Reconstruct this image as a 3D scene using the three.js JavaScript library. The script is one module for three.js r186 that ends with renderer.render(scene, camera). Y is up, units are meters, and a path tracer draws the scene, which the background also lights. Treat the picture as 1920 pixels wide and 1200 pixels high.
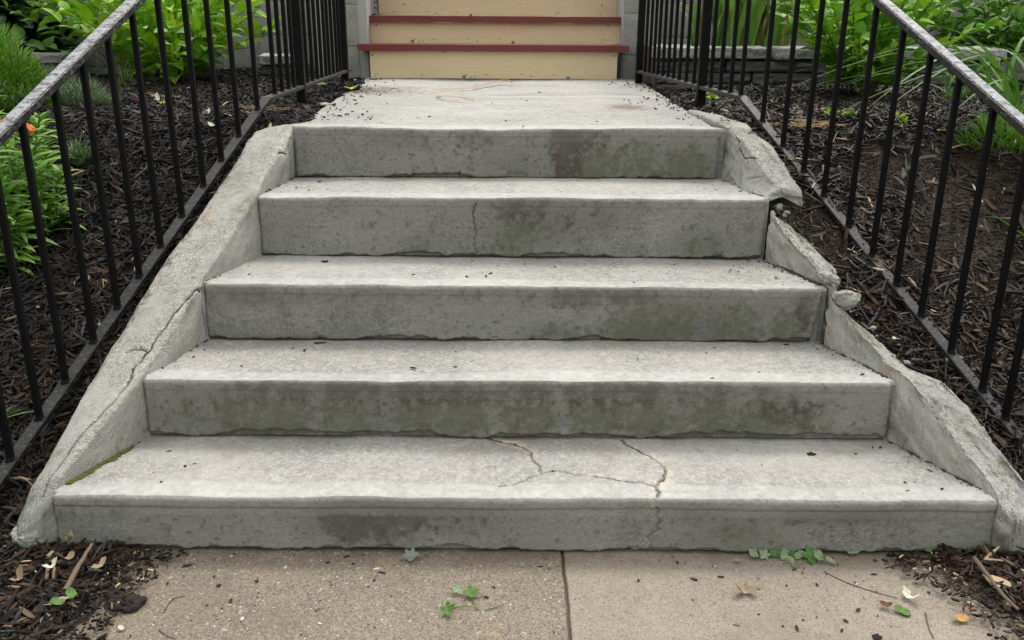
import * as THREE from 'three';
import { mergeGeometries } from 'three/addons/utils/BufferGeometryUtils.js';

// ---------------------------------------------------------------- camera, sky, sun, exposure
const scene = new THREE.Scene();
const F = 1650, PITCH = 18.747 * Math.PI / 180, ROLL = 0.35 * Math.PI / 180, EYE = 1.128;
const camera = new THREE.PerspectiveCamera(2 * Math.atan(600 / F) * 180 / Math.PI, 1.6, 0.05, 200);
camera.rotation.order = 'YXZ';
camera.rotation.set(-PITCH, 0, ROLL);
camera.position.set(0, EYE, 0);
camera.updateMatrixWorld();
const renderer = new THREE.WebGLRenderer();
renderer.toneMapping = THREE.LinearToneMapping;
renderer.toneMappingExposure = 1.56;
renderer.shadowMap.enabled = true;
renderer.shadowMap.type = THREE.PCFSoftShadowMap;

const SUN = new THREE.Vector3(0.24, 0.9, -0.42).normalize();
{ // overcast sky, brightest overhead and round the veiled sun
  const w = 256, h = 128, d = new Float32Array(w * h * 4);
  for (let j = 0; j < h; j++) for (let i = 0; i < w; i++) {
    const el = ((j + 0.5) / h - 0.5) * Math.PI, az = ((i + 0.5) / w - 0.5) * 2 * Math.PI;
    const dir = [Math.cos(el) * Math.cos(az), Math.sin(el), Math.cos(el) * Math.sin(az)];
    const se = Math.max(0, dir[1]);
    const c = dir[0] * SUN.x + dir[1] * SUN.y + dir[2] * SUN.z;
    let L = (1 + 1.1 * se) / 2.1 * 1.16 + 0.9 * Math.exp((c - 1) * 6);
    if (el < 0) L = 0.16;
    const o = (j * w + i) * 4;
    d[o] = L * 1.0; d[o + 1] = L * 1.0; d[o + 2] = L * 0.99; d[o + 3] = 1;
  }
  const t = new THREE.DataTexture(d, w, h, THREE.RGBAFormat, THREE.FloatType);
  t.mapping = THREE.EquirectangularReflectionMapping; t.magFilter = t.minFilter = THREE.LinearFilter; t.needsUpdate = true;
  scene.background = t; scene.environment = t;
}
const sun = new THREE.DirectionalLight(0xfff4e4, 1.5);
sun.position.copy(SUN).multiplyScalar(12).add(new THREE.Vector3(0, 0, -3));
sun.target.position.set(0, 0.5, -3); scene.add(sun, sun.target);
sun.castShadow = true; sun.shadow.radius = 26; sun.shadow.mapSize.set(2048, 2048);
Object.assign(sun.shadow.camera, { left: -6, right: 6, top: 6, bottom: -6, near: 0.5, far: 30 });

// ---------------------------------------------------------------- helpers
function rng(a) { return () => { a |= 0; a = a + 0x6D2B79F5 | 0; let t = Math.imul(a ^ a >>> 15, 1 | a); t = t + Math.imul(t ^ t >>> 7, 61 | t) ^ t; return ((t ^ t >>> 14) >>> 0) / 4294967296; }; }
const clamp = (x, a, b) => x < a ? a : x > b ? b : x, lerp = (a, b, t) => a + (b - a) * t;
const sstep = (a, b, x) => { const t = clamp((x - a) / (b - a), 0, 1); return t * t * (3 - 2 * t); };
const V = (x, y, z) => new THREE.Vector3(x, y, z);
// bank of tiling noise fields
const NB = 1024, NM = NB - 1;
const white = new Float32Array(NB * NB); { const r = rng(7); for (let i = 0; i < white.length; i++) white[i] = r(); }
function fbmField(seed, base, oct, gain = 0.5) {
  const out = new Float32Array(NB * NB); let amp = 1, tot = 0;
  for (let o = 0; o < oct; o++) {
    const n = base << o; if (n > NB) break;
    const r = rng(seed * 31 + o), g = new Float32Array(n * n); for (let i = 0; i < g.length; i++) g[i] = r() * 2 - 1;
    const st = n / NB;
    for (let y = 0; y < NB; y++) {
      const fy = y * st, y0 = fy | 0, ty = fy - y0, sy = ty * ty * (3 - 2 * ty), ya = (y0 % n) * n, yb = ((y0 + 1) % n) * n;
      for (let x = 0; x < NB; x++) {
        const fx = x * st, x0 = fx | 0, tx = fx - x0, sx = tx * tx * (3 - 2 * tx), xa = x0 % n, xb = (x0 + 1) % n;
        const a = g[ya + xa], b = g[ya + xb], c = g[yb + xa], d = g[yb + xb];
        out[y * NB + x] += amp * (a + (b - a) * sx + (c - a + (a - b - c + d) * sx) * sy);
      }
    }
    tot += amp; amp *= gain;
  }
  for (let i = 0; i < out.length; i++) out[i] = out[i] / tot * 1.6;
  return out;
}
const fA = fbmField(3, 8, 7), fB = fbmField(11, 8, 7, 0.6), fC = fbmField(23, 32, 5, 0.6);
function worleyField(seed, n) { // distance to edge-ish and cell tone
  const r = rng(seed), px = new Float32Array(n * n), py = new Float32Array(n * n), tone = new Float32Array(n * n);
  for (let i = 0; i < n * n; i++) { px[i] = r(); py[i] = r(); tone[i] = r(); }
  const d = new Float32Array(NB * NB), t = new Float32Array(NB * NB), k = n / NB;
  for (let y = 0; y < NB; y++) for (let x = 0; x < NB; x++) {
    const gx = x * k, gy = y * k, cx = gx | 0, cy = gy | 0; let d1 = 9, d2 = 9, id = 0;
    for (let j = -1; j < 2; j++) for (let i = -1; i < 2; i++) {
      const c = ((cy + j + n) % n) * n + (cx + i + n) % n, dx = cx + i + px[c] - gx, dy = cy + j + py[c] - gy, q = dx * dx + dy * dy;
      if (q < d1) { d2 = d1; d1 = q; id = c; } else if (q < d2) d2 = q;
    }
    d[y * NB + x] = Math.sqrt(d2) - Math.sqrt(d1); t[y * NB + x] = tone[id];
  }
  return { d, t };
}
const wor = worleyField(5, 200);
function S(f, x, y) { // bilinear, tile units
  x *= NB; y *= NB; let x0 = Math.floor(x), y0 = Math.floor(y); const tx = x - x0, ty = y - y0; x0 &= NM; y0 &= NM;
  const x1 = x0 + 1 & NM, y1 = (y0 + 1 & NM) << 10; y0 <<= 10;
  const a = f[y0 + x0], b = f[y0 + x1], c = f[y1 + x0], d = f[y1 + x1];
  return a + (b - a) * tx + (c - a + (a - b - c + d) * tx) * ty;
}
const P1 = (f, x, y) => f[((Math.floor(y * NB) & NM) << 10) + (Math.floor(x * NB) & NM)];
const sr = (x) => { x = clamp(x, 0, 1); return Math.round(255 * (x <= 0.0031308 ? 12.92 * x : 1.055 * Math.pow(x, 1 / 2.4) - 0.055)); };
const SRL = new Uint8Array(4097); for (let i = 0; i <= 4096; i++) SRL[i] = sr(i / 4096);
const enc = (x) => SRL[x <= 0 ? 0 : x >= 1 ? 4096 : (x * 4096) | 0];
function dtex(data, w, h, srgb) {
  const t = new THREE.DataTexture(data, w, h, THREE.RGBAFormat); t.magFilter = THREE.LinearFilter; t.minFilter = THREE.LinearMipmapLinearFilter; t.generateMipmaps = true;
  t.wrapS = t.wrapT = THREE.RepeatWrapping; if (srgb) t.colorSpace = THREE.SRGBColorSpace; t.anisotropy = 8; t.needsUpdate = true; return t;
}
// fn(u, v, out): out = [r, g, b linear, bump 0..1]
function makeTex(w, h, fn) {
  const c = new Uint8Array(w * h * 4), b = new Uint8Array(w * h * 4), o = [0, 0, 0, 0];
  for (let j = 0; j < h; j++) for (let i = 0; i < w; i++) {
    fn((i + 0.5) / w, (j + 0.5) / h, o); const k = (j * w + i) * 4;
    c[k] = enc(o[0]); c[k + 1] = enc(o[1]); c[k + 2] = enc(o[2]); c[k + 3] = 255;
    b[k] = b[k + 1] = b[k + 2] = clamp(o[3] * 255, 0, 255); b[k + 3] = 255;
  }
  return { map: dtex(c, w, h, true), bump: dtex(b, w, h, false) };
}
// pixel (of the 1920 x 1200 photograph) to a point of the place, used to lay things out
const Q = camera.quaternion.clone();
const ray = (px, py) => V((px - 960) / F, -(py - 600) / F, -1).applyQuaternion(Q);
const atY = (px, py, y) => { const r = ray(px, py), t = (y - EYE) / r.y; return V(r.x * t, y, r.z * t); };
const atD = (px, py, D) => { const r = ray(px, py), t = -D / r.z; return V(r.x * t, EYE + r.y * t, -D); };

const used = {};
function numbered(n) { const k = used[n] = (used[n] ?? -1) + 1; return k ? n + '_' + String(k).padStart(3, '0') : n; }
function tag(o, label, category, group) { o.userData.label = label; if (category) o.userData.category = category; if (group) o.userData.group = group; return o; }
function thing(name, label, category, pos = V(0, 0, 0), group) {
  const g = new THREE.Group(); g.name = numbered(name); g.position.copy(pos); scene.add(g); return tag(g, label, category, group);
}
function mesh(name, geo, mat, parent = scene, kind) {
  const m = new THREE.Mesh(geo, mat); m.name = parent === scene ? numbered(name) : name; m.castShadow = m.receiveShadow = true;
  if (kind) m.userData.kind = kind; parent.add(m); return m;
}
const std = (o) => new THREE.MeshStandardMaterial(o), phys = (o) => new THREE.MeshPhysicalMaterial(o);
const lin = (r, g, b) => new THREE.Color().setRGB(r, g, b);
function gridGeo(nu, nv, fn) { // fn(i, j) -> [x, y, z, u, v]
  const p = new Float32Array(nu * nv * 3), t = new Float32Array(nu * nv * 2), idx = [];
  for (let j = 0; j < nv; j++) for (let i = 0; i < nu; i++) {
    const q = fn(i, j), k = j * nu + i; p[k * 3] = q[0]; p[k * 3 + 1] = q[1]; p[k * 3 + 2] = q[2]; t[k * 2] = q[3]; t[k * 2 + 1] = q[4];
    if (i < nu - 1 && j < nv - 1) idx.push(k, k + 1, k + nu + 1, k, k + nu + 1, k + nu);
  }
  const g = new THREE.BufferGeometry(); g.setAttribute('position', new THREE.BufferAttribute(p, 3)); g.setAttribute('uv', new THREE.BufferAttribute(t, 2));
  g.setIndex(idx); g.computeVertexNormals(); return g;
}
// smooth 3-D wobble from the noise bank
const wob = (x, y, z, s = 1) => S(fA, x * s * 0.31 + z * 0.17 * s, y * s * 0.31 - z * 0.23 * s + 0.37);
// a wandering crack: list of points -> jittered polyline in the plane (x, s)
function crack(pts, seed, jit = 0.006) {
  const r = rng(seed); let L = pts.map((p) => p.slice());
  for (let k = 0; k < 3; k++) {
    const n = [L[0]];
    for (let i = 1; i < L.length; i++) {
      const a = L[i - 1], b = L[i], l = Math.hypot(b[0] - a[0], b[1] - a[1]), j = Math.min(jit / (1 << k), l * 0.22) * (r() * 2 - 1);
      n.push([(a[0] + b[0]) / 2 - (b[1] - a[1]) / (l + 1e-9) * j, (a[1] + b[1]) / 2 + (b[0] - a[0]) / (l + 1e-9) * j, lerp(a[2] ?? 1, b[2] ?? 1, 0.5)], b);
    }
    L = n;
  }
  const segs = []; for (let i = 1; i < L.length; i++) segs.push([...L[i - 1].slice(0, 2), ...L[i].slice(0, 2), (L[i - 1][2] ?? 1)]);
  const xs = L.map((p) => p[0]), ys = L.map((p) => p[1]);
  return { segs, box: [Math.min(...xs) - 0.03, Math.max(...xs) + 0.03, Math.min(...ys) - 0.03, Math.max(...ys) + 0.03] };
}
function crackDist(cr, x, s) { // distance, scaled by 1 / width
  let best = 1;
  for (const c of cr) {
    if (x < c.box[0] || x > c.box[1] || s < c.box[2] || s > c.box[3]) continue;
    for (const g of c.segs) {
      const dx = g[2] - g[0], dy = g[3] - g[1], t = clamp(((x - g[0]) * dx + (s - g[1]) * dy) / (dx * dx + dy * dy + 1e-12), 0, 1);
      const d = Math.hypot(x - g[0] - dx * t, s - g[1] - dy * t) / g[4]; if (d < best) best = d;
    }
  }
  return best;
}

// ---------------------------------------------------------------- the lie of the land
const STEP_Y = [0, 0.138, 0.296, 0.454, 0.635, 0.800], STEP_D = [1.699, 1.985, 2.268, 2.566, 2.909], LAND_END = 5.43, LAND_Y = 0.8;
const railD = 3.2, railY = 0.865, railSlope = 0.547;
function railX(side, D) { return side < 0 ? (D > railD ? -0.885 - 0.02 * (D - railD) : -0.885 - 0.262 * (railD - D)) : (D > railD + 0.1 ? 0.885 - 0.085 * (D - railD - 0.1) : 0.885 + 0.262 * (railD + 0.1 - D)); }
function soilY(x, D) {
  const bank = 0.79 - railSlope * (railD - D) + 0.05 * clamp(Math.abs(x) - 1.1, 0, 2);
  const k = 0.05; let y = 0.775, h = clamp(0.5 + 0.5 * (y - bank) / k, 0, 1); y = lerp(y, bank, h) - k * h * (1 - h);
  const lo = 0.012; h = clamp(0.5 + 0.5 * (lo - y) / 0.04, 0, 1); y = lerp(y, lo, h) + 0.04 * h * (1 - h);
  return y + 0.035 * S(fA, x * 0.11 + 0.3, D * 0.11) * (D > 1.72 ? 1 : 0.3) + 0.012 * S(fB, x * 0.3, D * 0.3) * sstep(1.5, 2, D);
}
function groundAt(px, py) { const r = ray(px, py); for (let t = 1; t < 12; t += 0.01) { const y = EYE + r.y * t; if (y < soilY(r.x * t, -r.z * t)) return V(r.x * t, soilY(r.x * t, -r.z * t), r.z * t); } return atY(px, py, 0.78); }

// soil under the mulch, one sheet to the horizon on each side of the walk, with the bank in it
{
  const soilT = makeTex(512, 512, (u, v, o) => { const n = S(fB, u * 2, v * 2), g = P1(white, u, v), k = 0.8 + 0.5 * n + 0.5 * (g - 0.5); o[0] = 0.034 * k; o[1] = 0.0225 * k; o[2] = 0.0155 * k; o[3] = clamp(0.5 + 0.3 * n + 0.3 * (g - 0.5), 0, 1); });
  const m = std({ map: soilT.map, bumpMap: soilT.bump, bumpScale: 0.006, roughness: 1 });
  const inWalk = (x, D) => Math.abs(x) < 0.6 && D < 5.6; // below the steps and the walk it drops out of sight
  for (const sd of [-1, 1]) {
    const g = gridGeo(150, 190, (i, j) => {
      const a = Math.pow(i / 149, 1.7) * 8, x = sd * (0.62 + a), D = 0.2 + 8 * j / 189;
      let y = soilY(x, D) - 0.012; const edge = sd < 0 ? -0.80 : 0.98;
      if (D < 1.72 && Math.abs(x) < Math.abs(edge)) y = -0.03;
      if (D > 1.69 && D < 3 && Math.abs(x) < Math.abs(cheekX(sd, D)) + 0.05) y = -0.03;
      return [x, y, -D, x * 1.2, D * 1.2];
    });
    mesh('soil', g, m, scene, 'structure');
  }
  const far = std({ color: lin(0.07, 0.08, 0.05), roughness: 1 });
  const pg = new THREE.PlaneGeometry(160, 160); pg.rotateX(-Math.PI / 2); const pl = mesh('ground', pg, far, scene, 'structure'); pl.position.y = -0.12;
}
function cheekX(side, D) { // plan line of the stair sides (the nosing corners)
  const d = [1.6, 1.699, 1.985, 2.268, 2.566, 2.909, 3.4], l = [-1.04, -1.012, -0.905, -0.831, -0.752, -0.717, -0.70], r = [1.10, 1.07, 0.932, 0.842, 0.748, 0.682, 0.66];
  const a = side < 0 ? l : r; let i = 0; while (i < d.length - 2 && D > d[i + 1]) i++;
  return lerp(a[i], a[i + 1], (D - d[i]) / (d[i + 1] - d[i]));
}
function noseY(D) { let i = 0; const d = [1.5, ...STEP_D, 3.4], y = [0.03, 0.138, 0.296, 0.454, 0.635, 0.8, 0.8]; while (i < d.length - 2 && D > d[i + 1]) i++; return lerp(y[i], y[i + 1], (D - d[i]) / (d[i + 1] - d[i])); }

// ---------------------------------------------------------------- concrete
// px lists: cracks on treads 't' and risers 'r' of step k
const X0 = -1.15, XW = 2.3;
const stepDefs = [
  { cr: [['t', [[890, 816], [965, 829], [995, 846], [1003, 866], [1014, 888]], 1.3], ['t', [[1014, 888], [1045, 884], [1120, 895], [1175, 905], [1225, 913]], 1], ['t', [[1014, 888], [975, 903], [935, 911]], 0.7],
    ['t', [[1165, 826], [1205, 851], [1238, 872], [1247, 886], [1243, 903], [1228, 913], [1231, 932]], 1.5], ['r', [[1231, 941], [1233, 958], [1236, 982]], 1.1], ['r', [[1236, 982], [1215, 1005], [1175, 1025]], 0.5]],
    st: [['b', 780, 150, 0.8, 0.35, 0.9], ['b', 1590, 130, 0.85, 0.2, 0.7], ['g', 1380, 120, 0.5, 0.5, 0.35], ['b', 1310, 60, 0.85, 0.3, 0.4], ['b', 660, 90, 0.6, 0.5, 0.5], ['g', 140, 30, 0.2, 0.6, 0.2]] },
  { cr: [], st: [['b', 700, 220, 0.95, 0.2, 0.9], ['b', 1150, 200, 0.95, 0.2, 0.9], ['g', 560, 220, 0.55, 0.5, 0.75], ['g', 1000, 260, 0.55, 0.45, 0.7], ['g', 1350, 160, 0.45, 0.45, 0.9], ['g', 420, 60, 0.5, 0.5, 0.5], ['b', 1480, 70, 0.6, 0.3, 0.4]] },
  { cr: [], st: [['g', 1320, 150, 0.4, 0.45, 1.1], ['b', 1110, 120, 0.95, 0.2, 0.7], ['g', 1030, 40, 0.2, 0.25, 0.8], ['g', 470, 90, 0.9, 0.2, 0.5], ['b', 1508, 14, 0.7, 0.3, 1.1], ['b', 720, 200, 0.95, 0.15, 0.3], ['g', 560, 160, 0.1, 0.15, 0.4], ['g', 1180, 80, 0.15, 0.2, 0.6]] },
  { cr: [['r', [[893, 373], [889, 400], [891, 432], [890, 450], [888, 478]], 1.2], ['t', [[880, 358], [910, 350], [950, 346], [1000, 352], [1050, 358]], 0.8]],
    st: [['b', 960, 60, 0.95, 0.2, 0.7], ['g', 1000, 90, 0.7, 0.4, 0.55], ['b', 1110, 60, 0.8, 0.3, 0.5], ['g', 940, 40, 0.2, 0.3, 0.4], ['g', 800, 40, 0.3, 0.2, 0.3], ['g', 1320, 60, 0.3, 0.3, 0.4]] },
  { cr: [['r', [[862, 312], [863, 325], [866, 334]], 1.1], ['t', [[600, 218], [680, 229], [760, 234], [855, 238]], 0.6], ['t', [[930, 182], [1060, 179], [1215, 178]], 1.2], ['t', [[820, 171], [880, 168], [945, 160]], 0.7]],
    st: [['b', 1060, 24, 0.6, 0.6, 1.6], ['b', 1100, 50, 0.9, 0.25, 0.5], ['g', 1120, 60, 0.35, 0.45, 0.7], ['g', 1230, 110, 0.35, 0.45, 0.8], ['b', 900, 40, 0.9, 0.2, 0.45], ['g', 960, 70, 0.3, 0.4, 0.3], ['b', 740, 60, 0.9, 0.3, 0.3]] },
];
const stairs = thing('concrete_stairs', 'weathered grey concrete flight of five steps with green stains and cracks', 'stairs', V(0, 0, -STEP_D[0]));
{
  const O = stairs.position;
  stepDefs.forEach((def, k) => {
    const y0 = STEP_Y[k], h = STEP_Y[k + 1] - y0, D = STEP_D[k], top = k === 4, t = top ? LAND_END - D + 0.3 : STEP_D[k + 1] - D + 0.05;
    const rr = rng(100 + k), seed = k * 3.71;
    // profile: [dy, dz(back), inward normal factor]; s = arc length
    const prof = []; const lip = k === 0 ? 0.003 : 0.001, r = 0.011, rec = k === 0 ? 0.002 : 0.0006;
    const add = (y, z, ny, nz) => prof.push({ y, z, ny, nz });
    add(-0.012, 0.02, 0, 1); add(-0.004, 0.018, 0, 1);
    const yl = h - 0.028;
    for (let y = 0.002; y < yl - 0.004; y += 0.0035) add(y, 0, 0, 1);
    add(yl - 0.002, 0, 0, 1); add(yl, rec * 0.5, 0, 1); add(yl + 0.003, -0.001, 0, 1); add(yl + 0.006, -lip, 0, 1);
    add((yl + h - r) / 2 + 0.002, -lip, 0, 1);
    for (let a = 0; a <= 8; a++) { const q = a / 8 * Math.PI / 2; add(h - r + r * Math.sin(q), -lip + r - r * Math.cos(q), Math.sin(q), Math.cos(q)); }
    let z = r - lip, dz = 0.0035; while (z + dz < t) { z += dz; add(h, z, 1, 0); if (top && z > 0.3) dz = Math.min(0.02, dz * 1.05); else if (z > 0.1) dz = 0.0045; } add(h, t, 1, 0);
    let s = 0; prof.forEach((p, i) => { if (i) s += Math.hypot(p.y - prof[i - 1].y, p.z - prof[i - 1].z); p.s = s; });
    const L = s, sRiser0 = prof[1].s, sNose = prof.find((p) => p.ny >= 0.99).s;
    // px -> (x, s)
    const toS = (kind, q) => { if (kind === 'r') { const p = atD(q[0], q[1], D); return [p.x, sRiser0 + (p.y - y0), 1]; } const p = atY(q[0], q[1], y0 + h); return [p.x, sNose + (-p.z - D) - (r - lip), 1]; };
    const cracks = def.cr.map(([kind, pts, w], i) => crack(pts.map((q) => { const a = toS(kind, q); a[2] = w * (k === 0 ? 0.9 : 0.8); return a; }), 500 + k * 20 + i, 0.008));
    // ends follow the worn corners of the photograph
    const ends = [[[105, 1010, 92, 930], [1860, 1025, 1876, 938]], [[275, 812, 264, 702], [1662, 826, 1676, 714]], [[388, 634, 379, 527], [1519, 640, 1547, 537]], [[490, 470, 480, 360], [1430, 486, 1439, 372]], [[556, 330, 546, 234], [1344, 336, 1352, 242]]][k];
    const xe = ends.map((e) => [atD(e[0], e[1], D).x, atD(e[2], e[3], D).x]);
    const n = Math.ceil((xe[1][1] - xe[0][1]) / 0.004), R = 0.012, ec = 5, nu = n + 1 + 2 * ec;
    const rag = (x) => { const q = S(fB, x * 0.9 + seed, 0.3 + seed); return Math.max(0, 0.005 + 0.014 * q + 0.005 * S(fC, x * 0.8 + seed, 0.6) + (k === 1 ? 0.006 : 0)) + (k === 0 ? 0.003 : 0); };
    const sag = (x) => 0.004 * S(fA, x * 0.22 + seed, 0.71) + 0.002 * S(fA, x * 0.8 + seed, 0.21) - (top ? 0.006 * Math.exp(-Math.pow((x + 0.14) / 0.28, 2)) : 0);
    const stairGeo = gridGeo(nu, prof.length, (i, j) => {
      const p = prof[j]; let u, inn = 0, e = 0;
      if (i < ec) { const a = (1 - i / ec) * Math.PI / 2; u = 0; e = -1; inn = R * (1 - Math.cos(a)); e = Math.sin(a) * R; }
      else if (i >= nu - ec) { const a = (1 - (nu - 1 - i) / ec) * Math.PI / 2; u = 1; inn = R * (1 - Math.cos(a)); e = Math.sin(a) * R; }
      else u = (i - ec) / n;
      const f = clamp(p.y / h, 0, 1), back = clamp(p.z, 0, 3);
      let xl = lerp(xe[0][0], xe[0][1], f), xr = lerp(xe[1][0], xe[1][1], f);
      if (p.z > 0.02) { const kk = D + p.z; xl = cheekX(-1, kk) - 0.02; xr = cheekX(1, kk) + 0.02; if (top) { const w = sstep(0, 0.1, p.z); const a = atY(600, 215, 0.8), b = atY(688, 152, 0.8), c = atY(1292, 214, 0.8), d = atY(1197, 152, 0.8); xl = lerp(xe[0][1], Math.min(a.x, lerp(a.x, b.x, (kk + a.z) / (a.z - b.z))), w) - 0.03; xr = lerp(xe[1][1], lerp(c.x, d.x, (kk + c.z) / (c.z - d.z)), w) + 0.02; } }
      xl += 0.004 * S(fB, p.s * 1.3, seed); xr += 0.005 * S(fB, p.s * 1.3, seed + 0.5);
      let x = lerp(xl, xr, u); if (i < ec) x = xl + R - e; else if (i >= nu - ec) x = xr - R + e; else x = lerp(xl + R, xr - R, u);
      // relief along the normal
      let d = 0.0022 * S(fA, x * 0.7 + seed, p.s * 0.9 + seed) + 0.0012 * S(fB, x * 1.6, p.s * 1.9 + seed) - inn;
      if (p.ny < 0.5) { const g = rag(x), low = p.y; if (low < g + 0.004) d -= 0.014 * sstep(g + 0.004, g - 0.002, low) ; if (k === 1 && low < 0.05) d += 0.0035 * S(fC, x * 0.7, p.s * 0.7) * sstep(0.05, 0.01, low); }
      const nose = Math.exp(-Math.pow((p.s - sNose + 0.008) / 0.012, 2)); d -= nose * Math.max(0, 0.004 * S(fB, x * 1.1 + seed, 0.9) + 0.0015 * S(fC, x * 0.9, 0.1));
      const c = crackDist(cracks, x, p.s); if (c < 0.006) d -= 0.004 * sstep(0.005, 0.001, c);
      return [x - O.x, y0 + p.y + p.ny * d + sag(x) * f - O.y, -(D + p.z) + p.nz * d - O.z, (x - X0) / XW, p.s / L];
    });
    // end caps so that the block is closed
    const pos = stairGeo.attributes.position, uvs = stairGeo.attributes.uv; const caps = [];
    for (const e of [0, nu - 1]) { const P = [], U = [], I = []; for (let j = 0; j < prof.length; j++) { const q = j * nu + e; P.push(pos.getX(q), pos.getY(q), pos.getZ(q), pos.getX(q), -0.05 - O.y + (top ? 0.6 : 0), pos.getZ(q)); U.push(prof[j].z / XW + 0.1, prof[j].y / L, prof[j].z / XW + 0.1, 0); if (j) I.push(2 * j - 2, 2 * j - 1, 2 * j, 2 * j - 1, 2 * j + 1, 2 * j); } const g = new THREE.BufferGeometry(); g.setAttribute('position', new THREE.Float32BufferAttribute(P, 3)); g.setAttribute('uv', new THREE.Float32BufferAttribute(U, 2)); g.setIndex(I); g.computeVertexNormals(); caps.push(g); }
    // colour
    const st = def.st.map(([c, px, w, cy, hy, a]) => { const zc = 1 / F * (D * 0.947 + (EYE - y0 - h / 2) * 0.3214); return { c, x: (px - 960) * zc, w: w * zc, y: cy * h, h: hy * h, a }; });
    const tw = 2048, th = top ? 2048 : 512;
    const T = makeTex(tw, th, (u, v, o) => {
      const x = X0 + u * XW, sv = v * L, tread = sv > sNose - 0.004, zb = sv - sNose;
      const big = S(fA, x * 0.35 + seed, sv * 0.35 + 0.1), med = S(fB, x * 1.1 + seed, sv * 1.1), fine = S(fC, x * 2.1, sv * 2.1 + seed), w = P1(white, x * 0.87 + seed, sv * 0.93);
      const cell = P1(wor.t, x * 0.9 + seed, sv * 0.9), ce = P1(wor.d, x * 0.9 + seed, sv * 0.9);
      let R, G, B, b;
      if (tread) {
        const band = 0.05 + 0.02 * big + (top ? 0.03 : 0), smooth = sstep(band + 0.012, band - 0.006, zb + 0.004 * fine); // trowelled margin along the nosing
        const q = 1 + 0.09 * big + 0.10 * med + (1 - 0.7 * smooth) * (0.42 * (cell - 0.5) + 0.42 * (w - 0.5)) * (1 - 0.55 * sstep(-0.1, 0.5, big + 0.4 * med)) + 0.16 * fine + 0.06 * big;
        R = 0.276 * q; G = 0.272 * q; B = 0.256 * q;
        R = lerp(R, 0.335 * q, smooth * 0.75); G = lerp(G, 0.333 * q, smooth * 0.75); B = lerp(B, 0.322 * q, smooth * 0.75);
        if (w > 0.975 - 0.02 * (1 - smooth) && cell > 0.35) { R *= 0.45; G *= 0.43; B *= 0.4; }
        const dirt = sstep(0.15, 0.75, fine * 0.5 + med * 0.9 + 0.55 - (t - 0.05 - zb) / 0.09 * 0.55) * (0.45 + 0.55 * w) * (top ? 0 : 1); // grit washed against the riser behind, mixed with painted corner shade
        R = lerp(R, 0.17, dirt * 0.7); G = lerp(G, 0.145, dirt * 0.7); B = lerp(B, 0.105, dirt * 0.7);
        if (top) { const j2 = sstep(0.01, -0.01, Math.abs(zb - 1.27 + 0.01 * med) - 0.05) * sstep(-0.2, 0, x); R = lerp(R, 0.42, j2 * 0.4); G = lerp(G, 0.42, j2 * 0.4); B = lerp(B, 0.41, j2 * 0.4);
          const e1 = Math.hypot((x - 0.46) / 0.1, (zb - 0.72) / 0.13), m1 = sstep(1.2, 0.4, e1 + 0.5 * fine + 0.6 * (w - 0.5)); R = lerp(R, 0.13, m1 * 0.85); G = lerp(G, 0.085, m1 * 0.85); B = lerp(B, 0.058, m1 * 0.85); // spill of reddish grit
          const e2 = Math.hypot((x + 0.75) / 0.26, (zb - 1.55) / 0.28), m2 = sstep(1.1, 0.4, e2 + 0.8 * fine + 0.6 * (w - 0.5)); R = lerp(R, 0.075, m2 * 0.85); G = lerp(G, 0.052, m2 * 0.85); B = lerp(B, 0.036, m2 * 0.85); }
        b = 0.55 + (1 - 0.75 * smooth) * (0.2 * (ce - 0.3) + 0.22 * (w - 0.5)) + 0.1 * fine;
      } else {
        const y = sv - sRiser0, streak = S(fC, x * 0.55 + seed, sv * 6.1), vst = S(fB, x * 2.3 + seed, sv * 0.25);
        let q = 1 + 0.14 * big + 0.16 * med + 0.05 * streak + 0.20 * fine + 0.12 * vst + 0.26 * (w - 0.5) + 0.30 * (cell - 0.5);
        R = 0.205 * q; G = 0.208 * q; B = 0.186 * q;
        if (w > 0.97 && fine < 0.2) { R *= 0.45; G *= 0.45; B *= 0.45; }
        const scuff = sstep(0.45, 0.8, fine + 0.3 * streak + 0.3 * (w - 0.5)); R *= 1 - 0.4 * scuff; G *= 1 - 0.42 * scuff; B *= 1 - 0.45 * scuff;
        const gr = 0.45 + 0.35 * med + 0.75 * fine + 0.9 * (w - 0.5) + 0.5 * (cell - 0.5) + 0.5 * vst;
        let mg = 0, mb = 0; for (const e of st) { const a = e.a * Math.exp(-Math.pow((x - e.x) / e.w, 2) - Math.pow((y - e.y) / e.h, 2)); if (e.c === 'g') mg += a; else mb += a; }
        const base = 0.24 + 0.20 * big; mg += base * 0.8; mb += base * 0.5 * sstep(0.3, 1, y / h);
        const ag = sstep(0.08, 0.95, mg * (0.40 + 1.25 * gr)), ab = sstep(0.08, 0.90, mb * (0.40 + gr * 1.4));
        R = lerp(R, 0.062, ag * 0.74); G = lerp(G, 0.066, ag * 0.74); B = lerp(B, 0.034, ag * 0.74);
        R = lerp(R, 0.055, ab * 0.74); G = lerp(G, 0.042, ab * 0.74); B = lerp(B, 0.033, ab * 0.74);
        if (y > h - 0.030) { const f = sstep(h - 0.034, h - 0.020, y + 0.008 * fine) * (k === 0 ? 0.4 : 0.16); R = lerp(R, 0.235 * q, f); G = lerp(G, 0.235 * q, f); B = lerp(B, 0.22 * q, f); }
        b = 0.55 + 0.06 * streak + 0.2 * fine + 0.2 * (w - 0.5) + 0.12 * (ce - 0.25);
      }
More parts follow.
